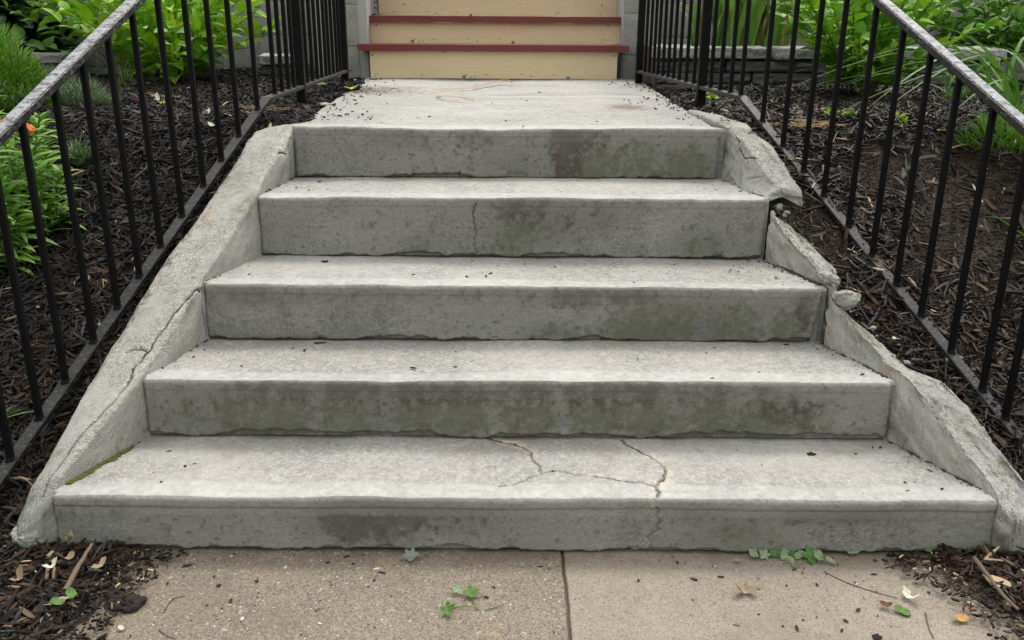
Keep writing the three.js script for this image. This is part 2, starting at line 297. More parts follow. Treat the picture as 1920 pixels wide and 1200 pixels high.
      if (cracks.length) {
        const c = crackDist(cracks, x, sv) + 0.0008 * fine;
        if (c < 0.02) { const rim = sstep(0.028, 0.004, c + 0.008 * fine) * sstep(0.0, 0.6, med + fine * 0.6 + 0.4 * (w - 0.5)) * (k === 0 ? 1 : 0.3); R = lerp(R, 0.52, rim * 0.6); G = lerp(G, 0.44, rim * 0.6); B = lerp(B, 0.33, rim * 0.6); const q = sstep(0.0030, 0.0014, c) * clamp(0.55 + 0.9 * S(fB, x * 2.3 + 0.2, sv * 2.3), 0.25, 1); R = lerp(R, 0.035, q); G = lerp(G, 0.028, q); B = lerp(B, 0.02, q); b -= 0.5 * sstep(0.004, 0.001, c); }
      }
      o[0] = R; o[1] = G; o[2] = B; o[3] = clamp(b, 0, 1);
    });
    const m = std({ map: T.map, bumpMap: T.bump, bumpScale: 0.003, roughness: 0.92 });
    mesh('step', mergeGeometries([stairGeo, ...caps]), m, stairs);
  });
}

// low walls beside the steps: swept along the flight, cross-section from inner face over the top to the outer face
// texture over (distance along the flight, distance across the section); v: inner face below 0, top 0 to w, outer face beyond
const CD0 = 1.6, CDW = 2.0, CV0 = -0.45, CVW = 1.2;
function cheekMat(seed, o) {
  const T = makeTex(2048, 1024, (uu, vv, c) => {
    const D = CD0 + uu * CDW, v = CV0 + vv * CVW, u = D * 1.14;
    const big = S(fA, u + seed, v), med = S(fB, u * 1.3 + seed, v * 1.3), fine = S(fC, u * 2, v * 2 + seed), w = P1(white, u * 1.3 + seed, v * 1.3), cell = P1(wor.t, u * 0.9 + seed, v * 0.9), ce = P1(wor.d, u * 0.9 + seed, v * 0.9);
    const onTop = sstep(-0.03, 0.015, v + 0.02 * med), peb = o.pebble(D, v) * (0.25 + 0.75 * onTop) * sstep(-0.5, 0.2, med + 0.4 * big);
    const q = 1 + 0.12 * big + 0.12 * med + 0.14 * fine + peb * (0.45 * (cell - 0.5) + 0.28 * (w - 0.5)) + 0.10 * (w - 0.5);
    let R = 0.305 * q, G = 0.308 * q, B = 0.283 * q;
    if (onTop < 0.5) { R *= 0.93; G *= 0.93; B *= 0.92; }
    const pit = peb * sstep(0.18, 0.03, ce) * sstep(0.0, 0.5, fine + 0.3); R *= 1 - 0.6 * pit; G *= 1 - 0.6 * pit; B *= 1 - 0.62 * pit;
    const och = sstep(0.5, 0.9, big + 0.5 * fine + 0.4 * (w - 0.5)) * o.ochre(D, v); R = lerp(R, 0.36, och * 0.55); G = lerp(G, 0.255, och * 0.55); B = lerp(B, 0.14, och * 0.55);
    const alg = sstep(0.25, 0.85, -big + 0.6 * fine + 0.4 * (w - 0.5) + o.algae(D, v)) * 0.5; R = lerp(R, 0.105, alg); G = lerp(G, 0.115, alg); B = lerp(B, 0.055, alg);
    const soil = sstep(0.3, 0.9, o.soil(D, v) + 0.5 * fine + 0.4 * (w - 0.5)); R = lerp(R, 0.075, soil * 0.8); G = lerp(G, 0.05, soil * 0.8); B = lerp(B, 0.032, soil * 0.8);
    if (w > 0.985) { R *= 0.35; G *= 0.35; B *= 0.35; }
    let b = 0.5 + 0.18 * fine + 0.1 * (w - 0.5) + peb * (0.55 * (ce - 0.25) + 0.15 * (w - 0.5));
    const cd = crackDist(o.cracks, D, v) + 0.0012 * fine, cq = sstep(0.0024, 0.0010, cd) * clamp(0.6 + 0.9 * med, 0.3, 1); R = lerp(R, 0.03, cq); G = lerp(G, 0.024, cq); B = lerp(B, 0.018, cq); b -= 0.5 * sstep(0.004, 0.001, cd);
    c[0] = R; c[1] = G; c[2] = B; c[3] = clamp(b, 0, 1);
  });
  return std({ map: T.map, bumpMap: T.bump, bumpScale: 0.006, roughness: 0.95 });
}
const crL = [crack([[1.72, 0.03, 0.7], [1.9, 0.02, 1], [2.0, 0.03, 1.2], [2.06, 0.022, 1.3], [2.14, 0.018, 1.2], [2.24, 0.006, 1.2], [2.275, -0.02, 1.2]], 71, 0.014), crack([[2.06, 0.024, 0.8], [2.075, 0.06, 0.7], [2.07, 0.085, 0.5]], 72), crack([[2.9, -0.16, 1], [2.88, -0.1, 1], [2.86, -0.04, 0.8]], 73), crack([[2.27, -0.02, 1], [2.262, -0.08, 1], [2.27, -0.15, 1]], 74), crack([[2.76, 0.0, 0.8], [2.82, -0.03, 0.9], [2.90, -0.01, 0.7]], 75)];
const crR = [crack([[2.60, 0.004, 1.5], [2.68, 0.020, 1.7], [2.76, 0.014, 1.8], [2.86, 0.010, 1.5], [2.96, 0.02, 1.2]], 81, 0.014), crack([[2.60, -0.08, 1.5], [2.68, -0.12, 1.5], [2.76, -0.10, 1.3], [2.86, -0.13, 1.2]], 82, 0.012), crack([[2.90, 0.008, 1.4], [2.86, -0.03, 1.5], [2.88, -0.1, 1.2]], 83), crack([[2.70, -0.02, 1], [2.74, -0.06, 0.8]], 84), crack([[3.02, 0.03, 1.6], [3.1, 0.02, 1.8], [3.2, 0.05, 1.4]], 86)];
const cheekRough = cheekMat(0.13, { cracks: crL, pebble: (D, v) => 1, ochre: (D, v) => 0.4 + 1.2 * Math.exp(-Math.pow((v - 0.11) / 0.02, 2) - Math.pow((D - 2.45) / 0.25, 2)), algae: (D, v) => 0.8 * Math.exp(-Math.pow((D - 1.69) / 0.04, 2)) * sstep(0.05, -0.1, v), soil: (D, v) => 0.5 * Math.exp(-Math.pow((v - 0.145) / 0.025, 2)) });
const cheekPale = cheekMat(0.57, { cracks: crR, pebble: (D, v) => D > 2.58 ? 0.9 : D < 1.98 ? 0.7 : 0.4, ochre: (D, v) => (D > 2.56 ? 0.5 : D > 2.02 ? 1.1 : 0.5), algae: (D, v) => 0.1 + 0.5 * Math.exp(-Math.pow((D - 1.75) / 0.08, 2)) * sstep(0.0, -0.1, v), soil: (D, v) => 0.35 * sstep(-0.10, -0.2, v) + 0.35 * Math.exp(-Math.pow((v - 0.09) / 0.02, 2)) });
function cheekGeo(side, st, o = {}) {
  const { seed = 0, rough = 0.004, rag = 0, cracks = [], bumps = [], n = 240, d0 = 0.45 } = o;
  const D0 = st[0].D, D1 = st[st.length - 1].D, prof = [];
  const at = (D) => { let i = 0; while (i < st.length - 2 && D > st[i + 1].D) i++; const a = st[i], b = st[i + 1], t = clamp((D - a.D) / (b.D - a.D), 0, 1), q = {}; for (const k of ['x', 'y', 'w', 'drop', 'tilt', 'dep']) q[k] = lerp(a[k] ?? { drop: 0.02, tilt: 0, dep: d0 }[k], b[k] ?? { drop: 0.02, tilt: 0, dep: d0 }[k], t); return q; };
  for (let i = 0; i <= 40; i++) prof.push(['i', i / 40]); for (let i = 1; i <= 5; i++) prof.push(['a', i / 6]); for (let i = 0; i <= 26; i++) prof.push(['t', i / 26]); for (let i = 1; i <= 5; i++) prof.push(['b', i / 6]); for (let i = 0; i <= 10; i++) prof.push(['o', i / 10]);
  const r = o.r ?? 0.008, g = gridGeo(n, prof.length, (i, j) => {
    const D = lerp(D0, D1, i / (n - 1)), q = at(D), [k, t] = prof[j]; let ox, oy, nx = 0, ny = 0, v;
    const edge = i === 0 || i === n - 1 ? 0.5 : 1, rg = rag * (0.5 + S(fB, D * 0.9 + seed, 0.4));
    if (k === 'i') { ox = -q.tilt * (1 - t); oy = lerp(-q.dep, -r, t); nx = -1; v = oy; }
    else if (k === 'a') { const a = t * Math.PI / 2; ox = r - r * Math.cos(a); oy = -r + r * Math.sin(a); nx = -Math.cos(a); ny = Math.sin(a); v = -r + 0.02 * t; }
    else if (k === 't') { ox = lerp(r, q.w - r, t); oy = -q.drop * t; ny = 1; v = ox; }
    else if (k === 'b') { const a = t * Math.PI / 2; ox = q.w - r + r * Math.sin(a); oy = -q.drop - r + r * Math.cos(a); nx = Math.sin(a); ny = Math.cos(a); v = q.w + 0.02 * t; }
    else { ox = q.w; oy = lerp(-q.drop - r, -q.dep, t); nx = 1; v = q.w + 0.02 - oy; }
    const sx = D * 0.9, isTop = ny > 0.3;
    let d = rough * (S(fA, sx * 0.8 + seed, v * 0.8) + 0.7 * S(fB, sx * 1.1 + seed, v * 1.1)) + (isTop ? 0.002 * S(fC, sx * 0.9 + seed, v * 0.9) : 0);
    d -= isTop ? rg * Math.max(0, S(fB, sx * 1.2 + seed, v * 0.9 + 0.2)) : 0;
    if (o.frac) { const fx = sx * 0.085 + seed + 0.004 * S(fB, sx * 2, v * 2), fv = v * 0.085 + 0.3 * seed, m = isTop ? 1 : nx < 0 ? sstep(-0.075, -0.02, v) : 0.4; d -= m * o.frac * (P1(wor.t, fx * 1.7, fv * 1.7) * 0.8 + 0.35 * P1(wor.t, fx * 4.1 + 0.3, fv * 4.1)); }
    for (const b of bumps) d += b[4] * Math.exp(-Math.pow((D - b[0]) / b[2], 2) - Math.pow((v - b[1]) / b[3], 2));
    const c = crackDist(cracks, D, v); if (c < 0.006) d -= 0.005 * sstep(0.0055, 0.001, c);
    const jagX = rag * 0.8 * S(fB, sx * 1.4 + seed, 0.77), eN = Math.min(i, n - 1 - i), er = eN < 4 ? 0.012 * (1 - Math.sin(eN / 4 * Math.PI / 2)) : 0;
    ox += nx * (d - er) + jagX; oy += ny * (d - er);
    const ej = (i === 0 ? -1 : i === n - 1 ? 1 : 0) * 0.0 + (o.broken ? 0.03 * S(fB, v * 1.7 + seed, D * 0.3) : 0);
    return [q.x + side * ox, q.y + oy, -(D + ej), (D - CD0) / CDW, (v - CV0) / CVW];
  });
  const P = g.attributes.position, caps = [];
  for (const i of [0, n - 1]) { const p = [], u = [], id = []; let cx = 0, cy = 0, cz = 0; const m = prof.length; for (let j = 0; j < m; j++) { const k = j * n + i; cx += P.getX(k) / m; cy += P.getY(k) / m; cz += P.getZ(k) / m; }
    const K = 5; for (let a = 0; a <= K; a++) for (let j = 0; j < m; j++) { const k = j * n + i, t = a / K, dd = 0.012 * S(fB, P.getX(k) * 2 * (1 - t) + seed, P.getY(k) * 2 * (1 - t)) * t; p.push(lerp(P.getX(k), cx, t), lerp(P.getY(k), cy, t), lerp(P.getZ(k), cz, t) + dd); u.push((-lerp(P.getZ(k), cz, t) - CD0) / CDW + 0.04 * t, (lerp(g.attributes.uv.getY(k) * CVW + CV0, 0, t) - CV0) / CVW); if (a && j) { const b = a * m + j; id.push(b - m - 1, b - m, b, b - m - 1, b, b - 1); } }
    const c = new THREE.BufferGeometry(); c.setAttribute('position', new THREE.Float32BufferAttribute(p, 3)); c.setAttribute('uv', new THREE.Float32BufferAttribute(u, 2)); c.setIndex(id); c.computeVertexNormals(); caps.push(c); }
  return mergeGeometries([g, ...caps]);
}
{
  const s = -1, L = thing('side_wall', 'pebbly grey concrete side wall sloping down along the left of the steps', 'low wall');
  const yS = (D) => D > 2.909 ? 0.795 : noseY(D) + 0.004;
  const st = []; for (const [D, w, dr] of [[1.693, 0.085, 0.05], [1.74, 0.075, 0.03], [1.80, 0.08, 0.02], [1.90, 0.105, 0.02], [1.985, 0.125, 0.02], [2.268, 0.150, 0.02], [2.566, 0.145, 0.02], [2.8, 0.13, 0.02], [2.93, 0.13, 0.015], [3.05, 0.10, 0.01]]) st.push({ D, x: cheekX(-1, D) - 0.004, y: D < 1.7 ? 0.105 : yS(D), w, drop: dr, dep: 0.42 });
  mesh('wall_body', cheekGeo(s, st, { seed: 0.3, n: 380, rough: 0.005, rag: 0.004, cracks: crL, bumps: [[2.78, -0.03, 0.05, 0.05, 0.014], [2.10, -0.06, 0.06, 0.05, 0.012], [2.42, -0.05, 0.08, 0.06, 0.008], [2.2, -0.03, 0.03, 0.03, -0.01], [1.72, -0.08, 0.03, 0.05, 0.006]] }), cheekRough, L);
  const lump = mesh('wall_end', stoneGeo(0.63, 0.046, 0.05, 0.045), cheekRough, L); lump.position.copy(atD(66, 1000, 1.72)); lump.rotation.set(0.1, 0.4, 0.35);
}
{
  const s = 1, W = thing('side_wall', 'broken grey concrete side wall along the right of the steps, crumbling in pieces', 'low wall');
  const cx = (D) => cheekX(1, D);
  // lowest length, wide flat top
  mesh('wall_section', cheekGeo(s, [{ D: 1.69, x: cx(1.69) + 0.012, y: 0.12, w: 0.10, drop: 0.03 }, { D: 1.76, x: cx(1.76) + 0.016, y: 0.175, w: 0.10 }, { D: 1.93, x: cx(1.93) + 0.018, y: 0.288, w: 0.115 }, { D: 2.0, x: cx(2.0) + 0.018, y: 0.322, w: 0.11 }, { D: 2.05, x: cx(2.05) + 0.016, y: 0.335, w: 0.075 }, { D: 2.16, x: cx(2.16) + 0.010, y: 0.385, w: 0.066, drop: 0.03 }, { D: 2.265, x: cx(2.265) + 0.004, y: 0.44, w: 0.055, drop: 0.04 }], { seed: 0.7, n: 320, rag: 0.014, frac: 0.010, rough: 0.007, broken: true, d0: 0.4 }), cheekPale, W);
  mesh('wall_section', cheekGeo(s, [{ D: 2.30, x: cx(2.30) + 0.02, y: 0.452, w: 0.045, drop: 0.03 }, { D: 2.38, x: cx(2.38) + 0.012, y: 0.505, w: 0.075, drop: 0.02 }, { D: 2.49, x: cx(2.49) + 0.006, y: 0.565, w: 0.065, drop: 0.02 }, { D: 2.56, x: cx(2.56) + 0.004, y: 0.61, w: 0.04, drop: 0.02 }], { seed: 0.21, n: 160, rag: 0.016, frac: 0.014, rough: 0.007, broken: true, d0: 0.3 }), cheekPale, W);
  mesh('wall_section', cheekGeo(s, [{ D: 2.59, x: cx(2.59) + 0.045, y: 0.668, w: 0.080, tilt: 0.075, dep: 0.055, drop: 0.010 }, { D: 2.70, x: cx(2.7) + 0.048, y: 0.70, w: 0.085, tilt: 0.075, dep: 0.11, drop: 0.012 }, { D: 2.85, x: cx(2.85) + 0.045, y: 0.772, w: 0.085, tilt: 0.06, dep: 0.2, drop: 0.01 }, { D: 2.96, x: cx(2.96) + 0.028, y: 0.808, w: 0.08, tilt: 0.02, dep: 0.2, drop: 0.01 }], { seed: 0.45, n: 180, rag: 0.006, frac: 0.005, rough: 0.008, cracks: crR, broken: true }), cheekRough, W);
  // flat slab ends level with the landing
  mesh('edge_slab', cheekGeo(s, [{ D: 2.93, x: 0.705, y: 0.802, w: 0.075, dep: 0.15, drop: 0.0 }, { D: 3.05, x: 0.70, y: 0.806, w: 0.10, dep: 0.15, drop: 0 }, { D: 3.25, x: 0.685, y: 0.81, w: 0.07, dep: 0.15, drop: 0 }, { D: 3.42, x: 0.66, y: 0.812, w: 0.04, dep: 0.15, drop: 0 }], { seed: 0.9, n: 120, rough: 0.004, broken: true }), cheekPale, W);
}
// loose stones beside the broken wall
function stoneGeo(seed, sx, sy, sz) {
  const g = new THREE.IcosahedronGeometry(1, 12), p = g.attributes.position, uv = g.attributes.uv, v = V();
  for (let i = 0; i < p.count; i++) { v.fromBufferAttribute(p, i); const d = 1 + 0.22 * S(fA, v.x * 0.12 + v.z * 0.09 + seed, v.y * 0.12 - v.z * 0.07 + seed) + 0.09 * S(fB, v.x * 0.2 + seed + v.z * 0.1, v.y * 0.2 + v.z * 0.15); const fl = (v.y > 0.55 ? 0.82 : 1) * (1 - 0.16 * P1(wor.t, v.x * 0.006 + v.z * 0.004 + seed, v.y * 0.006 - v.z * 0.004 + seed)); p.setXYZ(i, v.x * d * fl * sx, v.y * d * sy * fl, v.z * d * fl * sz); uv.setXY(i, 0.2 + 0.1 * seed + (v.x * sx) / CDW, 0.42 + (v.z * sz + v.y * sy) / CVW); }
  g.computeVertexNormals(); return g;
}
{
  const stones = [[1552, 518, 2.30, 0.036, 0.018, 0.026, 'smaller flat pale stone lying above the larger one in the broken wall gap'], [1588, 556, 2.24, 0.047, 0.026, 0.034, 'larger yellowish pale stone in the gap of the right side wall'], [1461, 385, 2.60, 0.012, 0.014, 0.012, 'small pale rubble lump in the hole under the broken wall top']];
  stones.forEach(([px, py, D, sx, sy, sz, label], i) => { const p = atD(px, py, D), m = mesh('stone', stoneGeo(0.2 + i * 0.31, sx, sy, sz), cheekPale); m.position.copy(p); m.position.y -= 0.004; m.rotation.y = i * 1.3; m.rotation.z = -0.3; tag(m, label, 'stone'); });
  [[1702, 690], [610, 203], [1463, 470]].forEach(([px, py], i) => { const p = groundAt(px, py), m = mesh('stone', stoneGeo(0.5 + i * 0.2, [0.014, 0.045, 0.016][i], [0.008, 0.016, 0.012][i], [0.011, 0.026, 0.014][i]), cheekPale); m.position.copy(p); m.position.y += 0.01; tag(m, ['small white stone lying in the mulch beside the lower right wall', 'flat buff stone in the mulch at the left landing corner', 'small buff rubble stone in the soil beside the thin broken wall piece'][i], 'stone'); });
}

{
  const r = rng(77), gs = []; // crumbs of concrete along the broken wall
  for (let i = 0; i < 150; i++) { const D = lerp(1.75, 2.75, r()), g = new THREE.IcosahedronGeometry(1, 1), s = 0.003 + 0.009 * Math.pow(r(), 2.5), p = g.attributes.position, u = g.attributes.uv; for (let k = 0; k < p.count; k++) { const d = s * (0.8 + 0.4 * S(fB, p.getX(k) * 0.4 + i * 0.37, p.getY(k) * 0.4 + p.getZ(k) * 0.3)); p.setXYZ(k, p.getX(k) * d * 1.3, p.getY(k) * d * 0.8, p.getZ(k) * d); u.setXY(k, 0.3 + 0.002 * i, 0.5); } g.computeVertexNormals(); g.rotateY(r() * 6); const x = cheekX(1, D) + 0.085 + 0.10 * r(); g.translate(x, soilY(x, D) + 0.012 + s, -D); gs.push(g); }
  for (let k = 1; k < 4; k++) for (let i = 0; i < 26; i++) { const D = lerp(STEP_D[k - 1] + 0.05, STEP_D[k], Math.sqrt(r())), s = 0.0015 + 0.003 * r() * r(), g = new THREE.IcosahedronGeometry(s, 0); g.translate(cheekX(1, D) - 0.03 * r() * r(), STEP_Y[k] + s * 0.5, -D); gs.push(g); }
  tag(mesh('rubble', mergeGeometries(gs), cheekPale, scene, 'stuff'), 'pale concrete crumbs along the broken wall right of the steps', 'rubble');
  // dirt packed in the joints between treads and side walls
  const ds = []; for (const sd of [-1, 1]) for (let k = 1; k < 5; k++) for (let i = 0; i < 210; i++) { const D = lerp(STEP_D[k - 1] + 0.03, STEP_D[k], r()), s = 0.002 + 0.0045 * r() * r(), g = new THREE.TetrahedronGeometry(s, 1); if (sd < 0 && r() < 0.65) continue; g.scale(1.2, 0.6, 1.2); g.translate(cheekX(sd, D) - sd * (0.016 * r() * r() - 0.012), STEP_Y[k] + s * 0.2, -D); ds.push(g); }
  tag(mesh('joint_dirt', mergeGeometries(ds), std({ color: lin(0.035, 0.024, 0.016), roughness: 1 }), scene, 'stuff'), 'brown dirt packed in the joints at the ends of the treads', 'dirt');
}

// ---------------------------------------------------------------- front walk
{
  const W = thing('sidewalk', 'beige concrete walk in front of the steps', null); W.userData.kind = 'structure'; delete W.userData.category;
  const j = atY(1062, 1120, 0).x, L = [[-0.99, j - 0.0025, 0], [j + 0.0025, 1.32, 1]];
  const T = [0, 1].map((kind) => makeTex(2048, 1024, (u, v, o) => { // 1.2 m x 0.6 m
    const fx = u * 1.2, fy = v * 0.6, s = kind * 0.41, big = S(fA, fx * 0.5 + s, fy * 0.5), med = S(fB, fx * 1.2 + s, fy * 1.2), fine = S(fC, fx * 2 + s, fy * 2), w = P1(white, u * 2 + s, v), kx = kind ? 1.9 : 1.25, cell = P1(wor.t, fx * kx + s, fy * kx), ce = P1(wor.d, fx * kx + s, fy * kx), cell2 = P1(wor.t, fx * 2.6, fy * 2.6 + s);
    const ct = kind ? 0.85 : 1.25;
    let q = 1 + 0.10 * big + 0.10 * med + ct * (0.45 * (cell - 0.5) + 0.2 * (cell2 - 0.5) + 0.22 * (w - 0.5)) + 0.12 * fine;
    const hue = cell2 - 0.5;
    let R = 0.214 * q * (1 + 0.14 * hue * ct), G = 0.183 * q, B = 0.142 * q * (1 - 0.16 * hue * ct);
    if (kind) { R = 0.222 * q; G = 0.193 * q; B = 0.154 * q; }
    const gap = sstep(0.16, 0.02, ce) * (kind ? 0.25 : 0.6) * sstep(-0.3, 0.4, fine); R *= 1 - 0.6 * gap; G *= 1 - 0.6 * gap; B *= 1 - 0.6 * gap;
    if (cell > 0.988 && w > 0.2 && !kind) { R = 0.5; G = 0.47; B = 0.42; }
    if (cell2 < 0.06) { R *= 0.45; G *= 0.45; B *= 0.47; }
    const near = sstep(0.16, 0.0, fy) * sstep(-0.5, 0.6, med + 0.6 * fine + 0.4 * (w - 0.5)); // soil washed out of the beds along the foot of the steps
    R = lerp(R, 0.125, near * 0.75); G = lerp(G, 0.098, near * 0.75); B = lerp(B, 0.062, near * 0.75);
    const blot = sstep(0.35, 0.8, -big + 0.5 * med + 0.3 * (w - 0.5)) * 0.35; R = lerp(R, 0.17, blot); G = lerp(G, 0.14, blot); B = lerp(B, 0.105, blot);
    const or = kind ? 0 : 0.4 * sstep(0.85, 1.0, S(fA, fx * 0.9 + 0.6, fy * 0.9 + 0.2) + 0.25 * fine); R = lerp(R, 0.5, or * 0.5); G = lerp(G, 0.33, or * 0.5); B = lerp(B, 0.12, or * 0.5);
    o[0] = R; o[1] = G; o[2] = B; o[3] = clamp(0.5 + ct * (0.45 * (ce - 0.25) + 0.2 * (w - 0.5)) + 0.12 * fine, 0, 1);
  }));
  L.forEach(([x0, x1, kind]) => {
    for (let row = 0; row < 3; row++) {
      const d1 = 1.72 - row * 1.205, d0 = d1 - 1.2, nx = Math.round((x1 - x0) / 0.012), nz = row ? 30 : 100, R = 0.005;
      const g = gridGeo(nx + 9, nz + 9, (i, j) => { // rounded tooled edges
        const ei = i < 4 ? 4 - i : i > nx + 4 ? i - nx - 4 : 0, ej = j < 4 ? 4 - j : j > nz + 4 ? j - nz - 4 : 0;
        const u = clamp((i - 4) / nx, 0, 1), v = clamp((j - 4) / nz, 0, 1), a = Math.max(ei, ej) / 4 * Math.PI / 2;
        const x = lerp(x0 + R, x1 - R, u) + (ei ? (i < 4 ? -1 : 1) * R * Math.sin(ei / 4 * Math.PI / 2) : 0), D = lerp(d1 - R, d0 + R, v) - (ej ? (j < 4 ? -1 : 1) * R * Math.sin(ej / 4 * Math.PI / 2) : 0);
        const dy = -R * 1.4 * (1 - Math.cos(a)) - (ei === 4 || ej === 4 ? 0.04 : 0);
        return [x + 0.0025 * S(fB, 0.3 + kind, D * 1.3) * (ei ? 1 : 0), dy + 0.0025 * S(fA, x * 0.5, D * 0.5) + 0.0012 * S(fB, x, D), -D, (x - x0) / 1.2, (d1 - D) / 0.6];
      });
      mesh('slab', g, std({ map: T[kind].map, bumpMap: T[kind].bump, bumpScale: kind ? 0.0025 : 0.005, roughness: 0.95 }), W);
    }
  });
  const bed = new THREE.PlaneGeometry(2.6, 4); bed.rotateX(-Math.PI / 2); bed.translate(0.16, -0.009, 0.2);
  mesh('joint_bed', bed, std({ color: lin(0.10, 0.08, 0.055), roughness: 1 }), W);
}

// ---------------------------------------------------------------- iron railings
const ironT = makeTex(512, 512, (u, v, o) => { const m = S(fB, u * 0.5, v * 0.5), f = S(fC, u, v), w = P1(white, u * 0.5, v * 0.5); const f2 = S(fC, u * 1.7, v * 1.7), chip = sstep(0.34, 0.6, f2 + 0.35 * m + 0.4 * (w - 0.5)); o[0] = lerp(0.008, 0.06, chip); o[1] = lerp(0.008, 0.06, chip); o[2] = lerp(0.009, 0.064, chip); if (v < 0.042) { const wearSheen = sstep(-0.45, 0.15, f2 + 0.3 * f + 1.1 * (w - 0.5) + 0.3 * m); for (let c = 0; c < 3; c++) o[c] = lerp(o[c], [0.27, 0.275, 0.30][c], wearSheen * 0.9); }  // pale speckle on the top face: worn paint plus a painted sky sheen
  const rust = sstep(0.8, 0.95, -m + 0.4 * f) * 0.5; o[0] = lerp(o[0], 0.06, rust); o[1] = lerp(o[1], 0.03, rust); o[2] = lerp(o[2], 0.018, rust); o[3] = clamp(0.5 + 0.35 * f + 0.1 * m - 0.3 * chip, 0, 1); });
const ironPlainT = makeTex(256, 256, (u, v, o) => { const f = S(fC, u * 0.5, v * 0.5), m = S(fB, u * 0.3, v * 0.3); const k = 1 + 0.3 * f; o[0] = 0.0058 * k; o[1] = 0.0060 * k; o[2] = 0.0066 * k; o[3] = clamp(0.5 + 0.3 * f + 0.15 * m, 0, 1); });
const ironBar = phys({ map: ironPlainT.map, bumpMap: ironPlainT.bump, bumpScale: 0.001, roughness: 0.45, metalness: 0, specularIntensity: 0.14 });
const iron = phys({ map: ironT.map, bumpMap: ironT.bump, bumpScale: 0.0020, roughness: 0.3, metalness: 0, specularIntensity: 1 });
const ironLow = iron.clone(); ironLow.roughness = 0.52; ironLow.specularIntensity = 0.7;
function barGeo(path, w, t, ch = 0.002, v0 = 0) { // flat bar through points, mitred, chamfered
  const sec = [[-w / 2 + ch, t / 2], [w / 2 - ch, t / 2], [w / 2, t / 2 - ch], [w / 2, -t / 2 + ch], [w / 2 - ch, -t / 2], [-w / 2 + ch, -t / 2], [-w / 2, -t / 2 + ch], [-w / 2, t / 2 - ch]];
  const P = [], U = [], I = []; let s = 0; const rings = [];
  path.forEach((p, i) => { const a = path[Math.max(0, i - 1)], b = path[Math.min(path.length - 1, i + 1)], d = b.clone().sub(a); const side = V(-d.z, 0, d.x).normalize(), up = side.clone().cross(d).normalize(); if (up.y < 0) up.negate(); if (i) s += p.distanceTo(path[i - 1]); rings.push(sec.map(([x, y]) => p.clone().addScaledVector(side, x).addScaledVector(up, y))); rings[i].s = s; });
  for (let i = 1; i < rings.length; i++) for (let k = 0; k < 8; k++) { const A = rings[i - 1], B = rings[i], k2 = (k + 1) % 8, q = [A[k], A[k2], B[k2], A[k], B[k2], B[k]], uu = [A.s, A.s, B.s, A.s, B.s, B.s], vv = [k, k + 1, k + 1, k, k + 1, k]; q.forEach((p, m) => { P.push(p.x, p.y, p.z); U.push(uu[m] / 0.35, vv[m] * 0.04 + v0); }); }
  for (const [R, f] of [[rings[0], 1], [rings[rings.length - 1], 0]]) for (let k = 1; k < 7; k++) for (const q of f ? [R[0], R[k + 1], R[k]] : [R[0], R[k], R[k + 1]]) { P.push(q.x, q.y, q.z); U.push(q.x * 3, q.y * 3); }
  const g = new THREE.BufferGeometry(); g.setAttribute('position', new THREE.Float32BufferAttribute(P, 3)); g.setAttribute('uv', new THREE.Float32BufferAttribute(U, 2)); g.computeVertexNormals(); return g;
}
function uprightGeo(p0, p1, w, weld = true) { // square bar with a slightly uneven painted foot
  const g = [barGeo([p0, p0.clone().lerp(p1, 0.5), p1].map((p, i) => i === 1 ? p.clone().add(V(0.001, 0, 0)) : p), w, w, 0.0018)];
  if (weld) {  }
  return mergeGeometries(g);
}
// vertical bars need a horizontal 'side'; barGeo takes d with no horizontal part as side x
function postGeo(x, z, y0, y1, w, weld) {
  const c = 0.0018, h = w / 2, sec = [[-h + c, h], [h - c, h], [h, h - c], [h, -h + c], [h - c, -h], [-h + c, -h], [-h, -h + c], [-h, h - c]], P = [], U = [];
  const ys = [y0, y0 + 0.01, (y0 + y1) / 2, y1], gr = weld ? [1.5, 1.0, 1, 1] : [1, 1, 1, 1];
  for (let i = 1; i < 4; i++) for (let k = 0; k < 8; k++) { const a = sec[k], b = sec[(k + 1) % 8]; for (const [q, e, v] of [[a, i - 1, k], [b, i, k + 1], [b, i - 1, k + 1], [a, i - 1, k], [a, i, k], [b, i, k + 1]]) { P.push(x + q[0] * gr[e], ys[e], z + q[1] * gr[e]); U.push(ys[e] / 0.35 + x * 7, v * 0.05); } }
  for (let k = 1; k < 7; k++) for (const q of [sec[0], sec[k], sec[k + 1]]) { P.push(x + q[0], y1, z + q[1]); U.push(q[0] * 3, q[1] * 3); }
  const g = new THREE.BufferGeometry(); g.setAttribute('position', new THREE.Float32BufferAttribute(P, 3)); g.setAttribute('uv', new THREE.Float32BufferAttribute(U, 2)); g.computeVertexNormals(); return g;
}
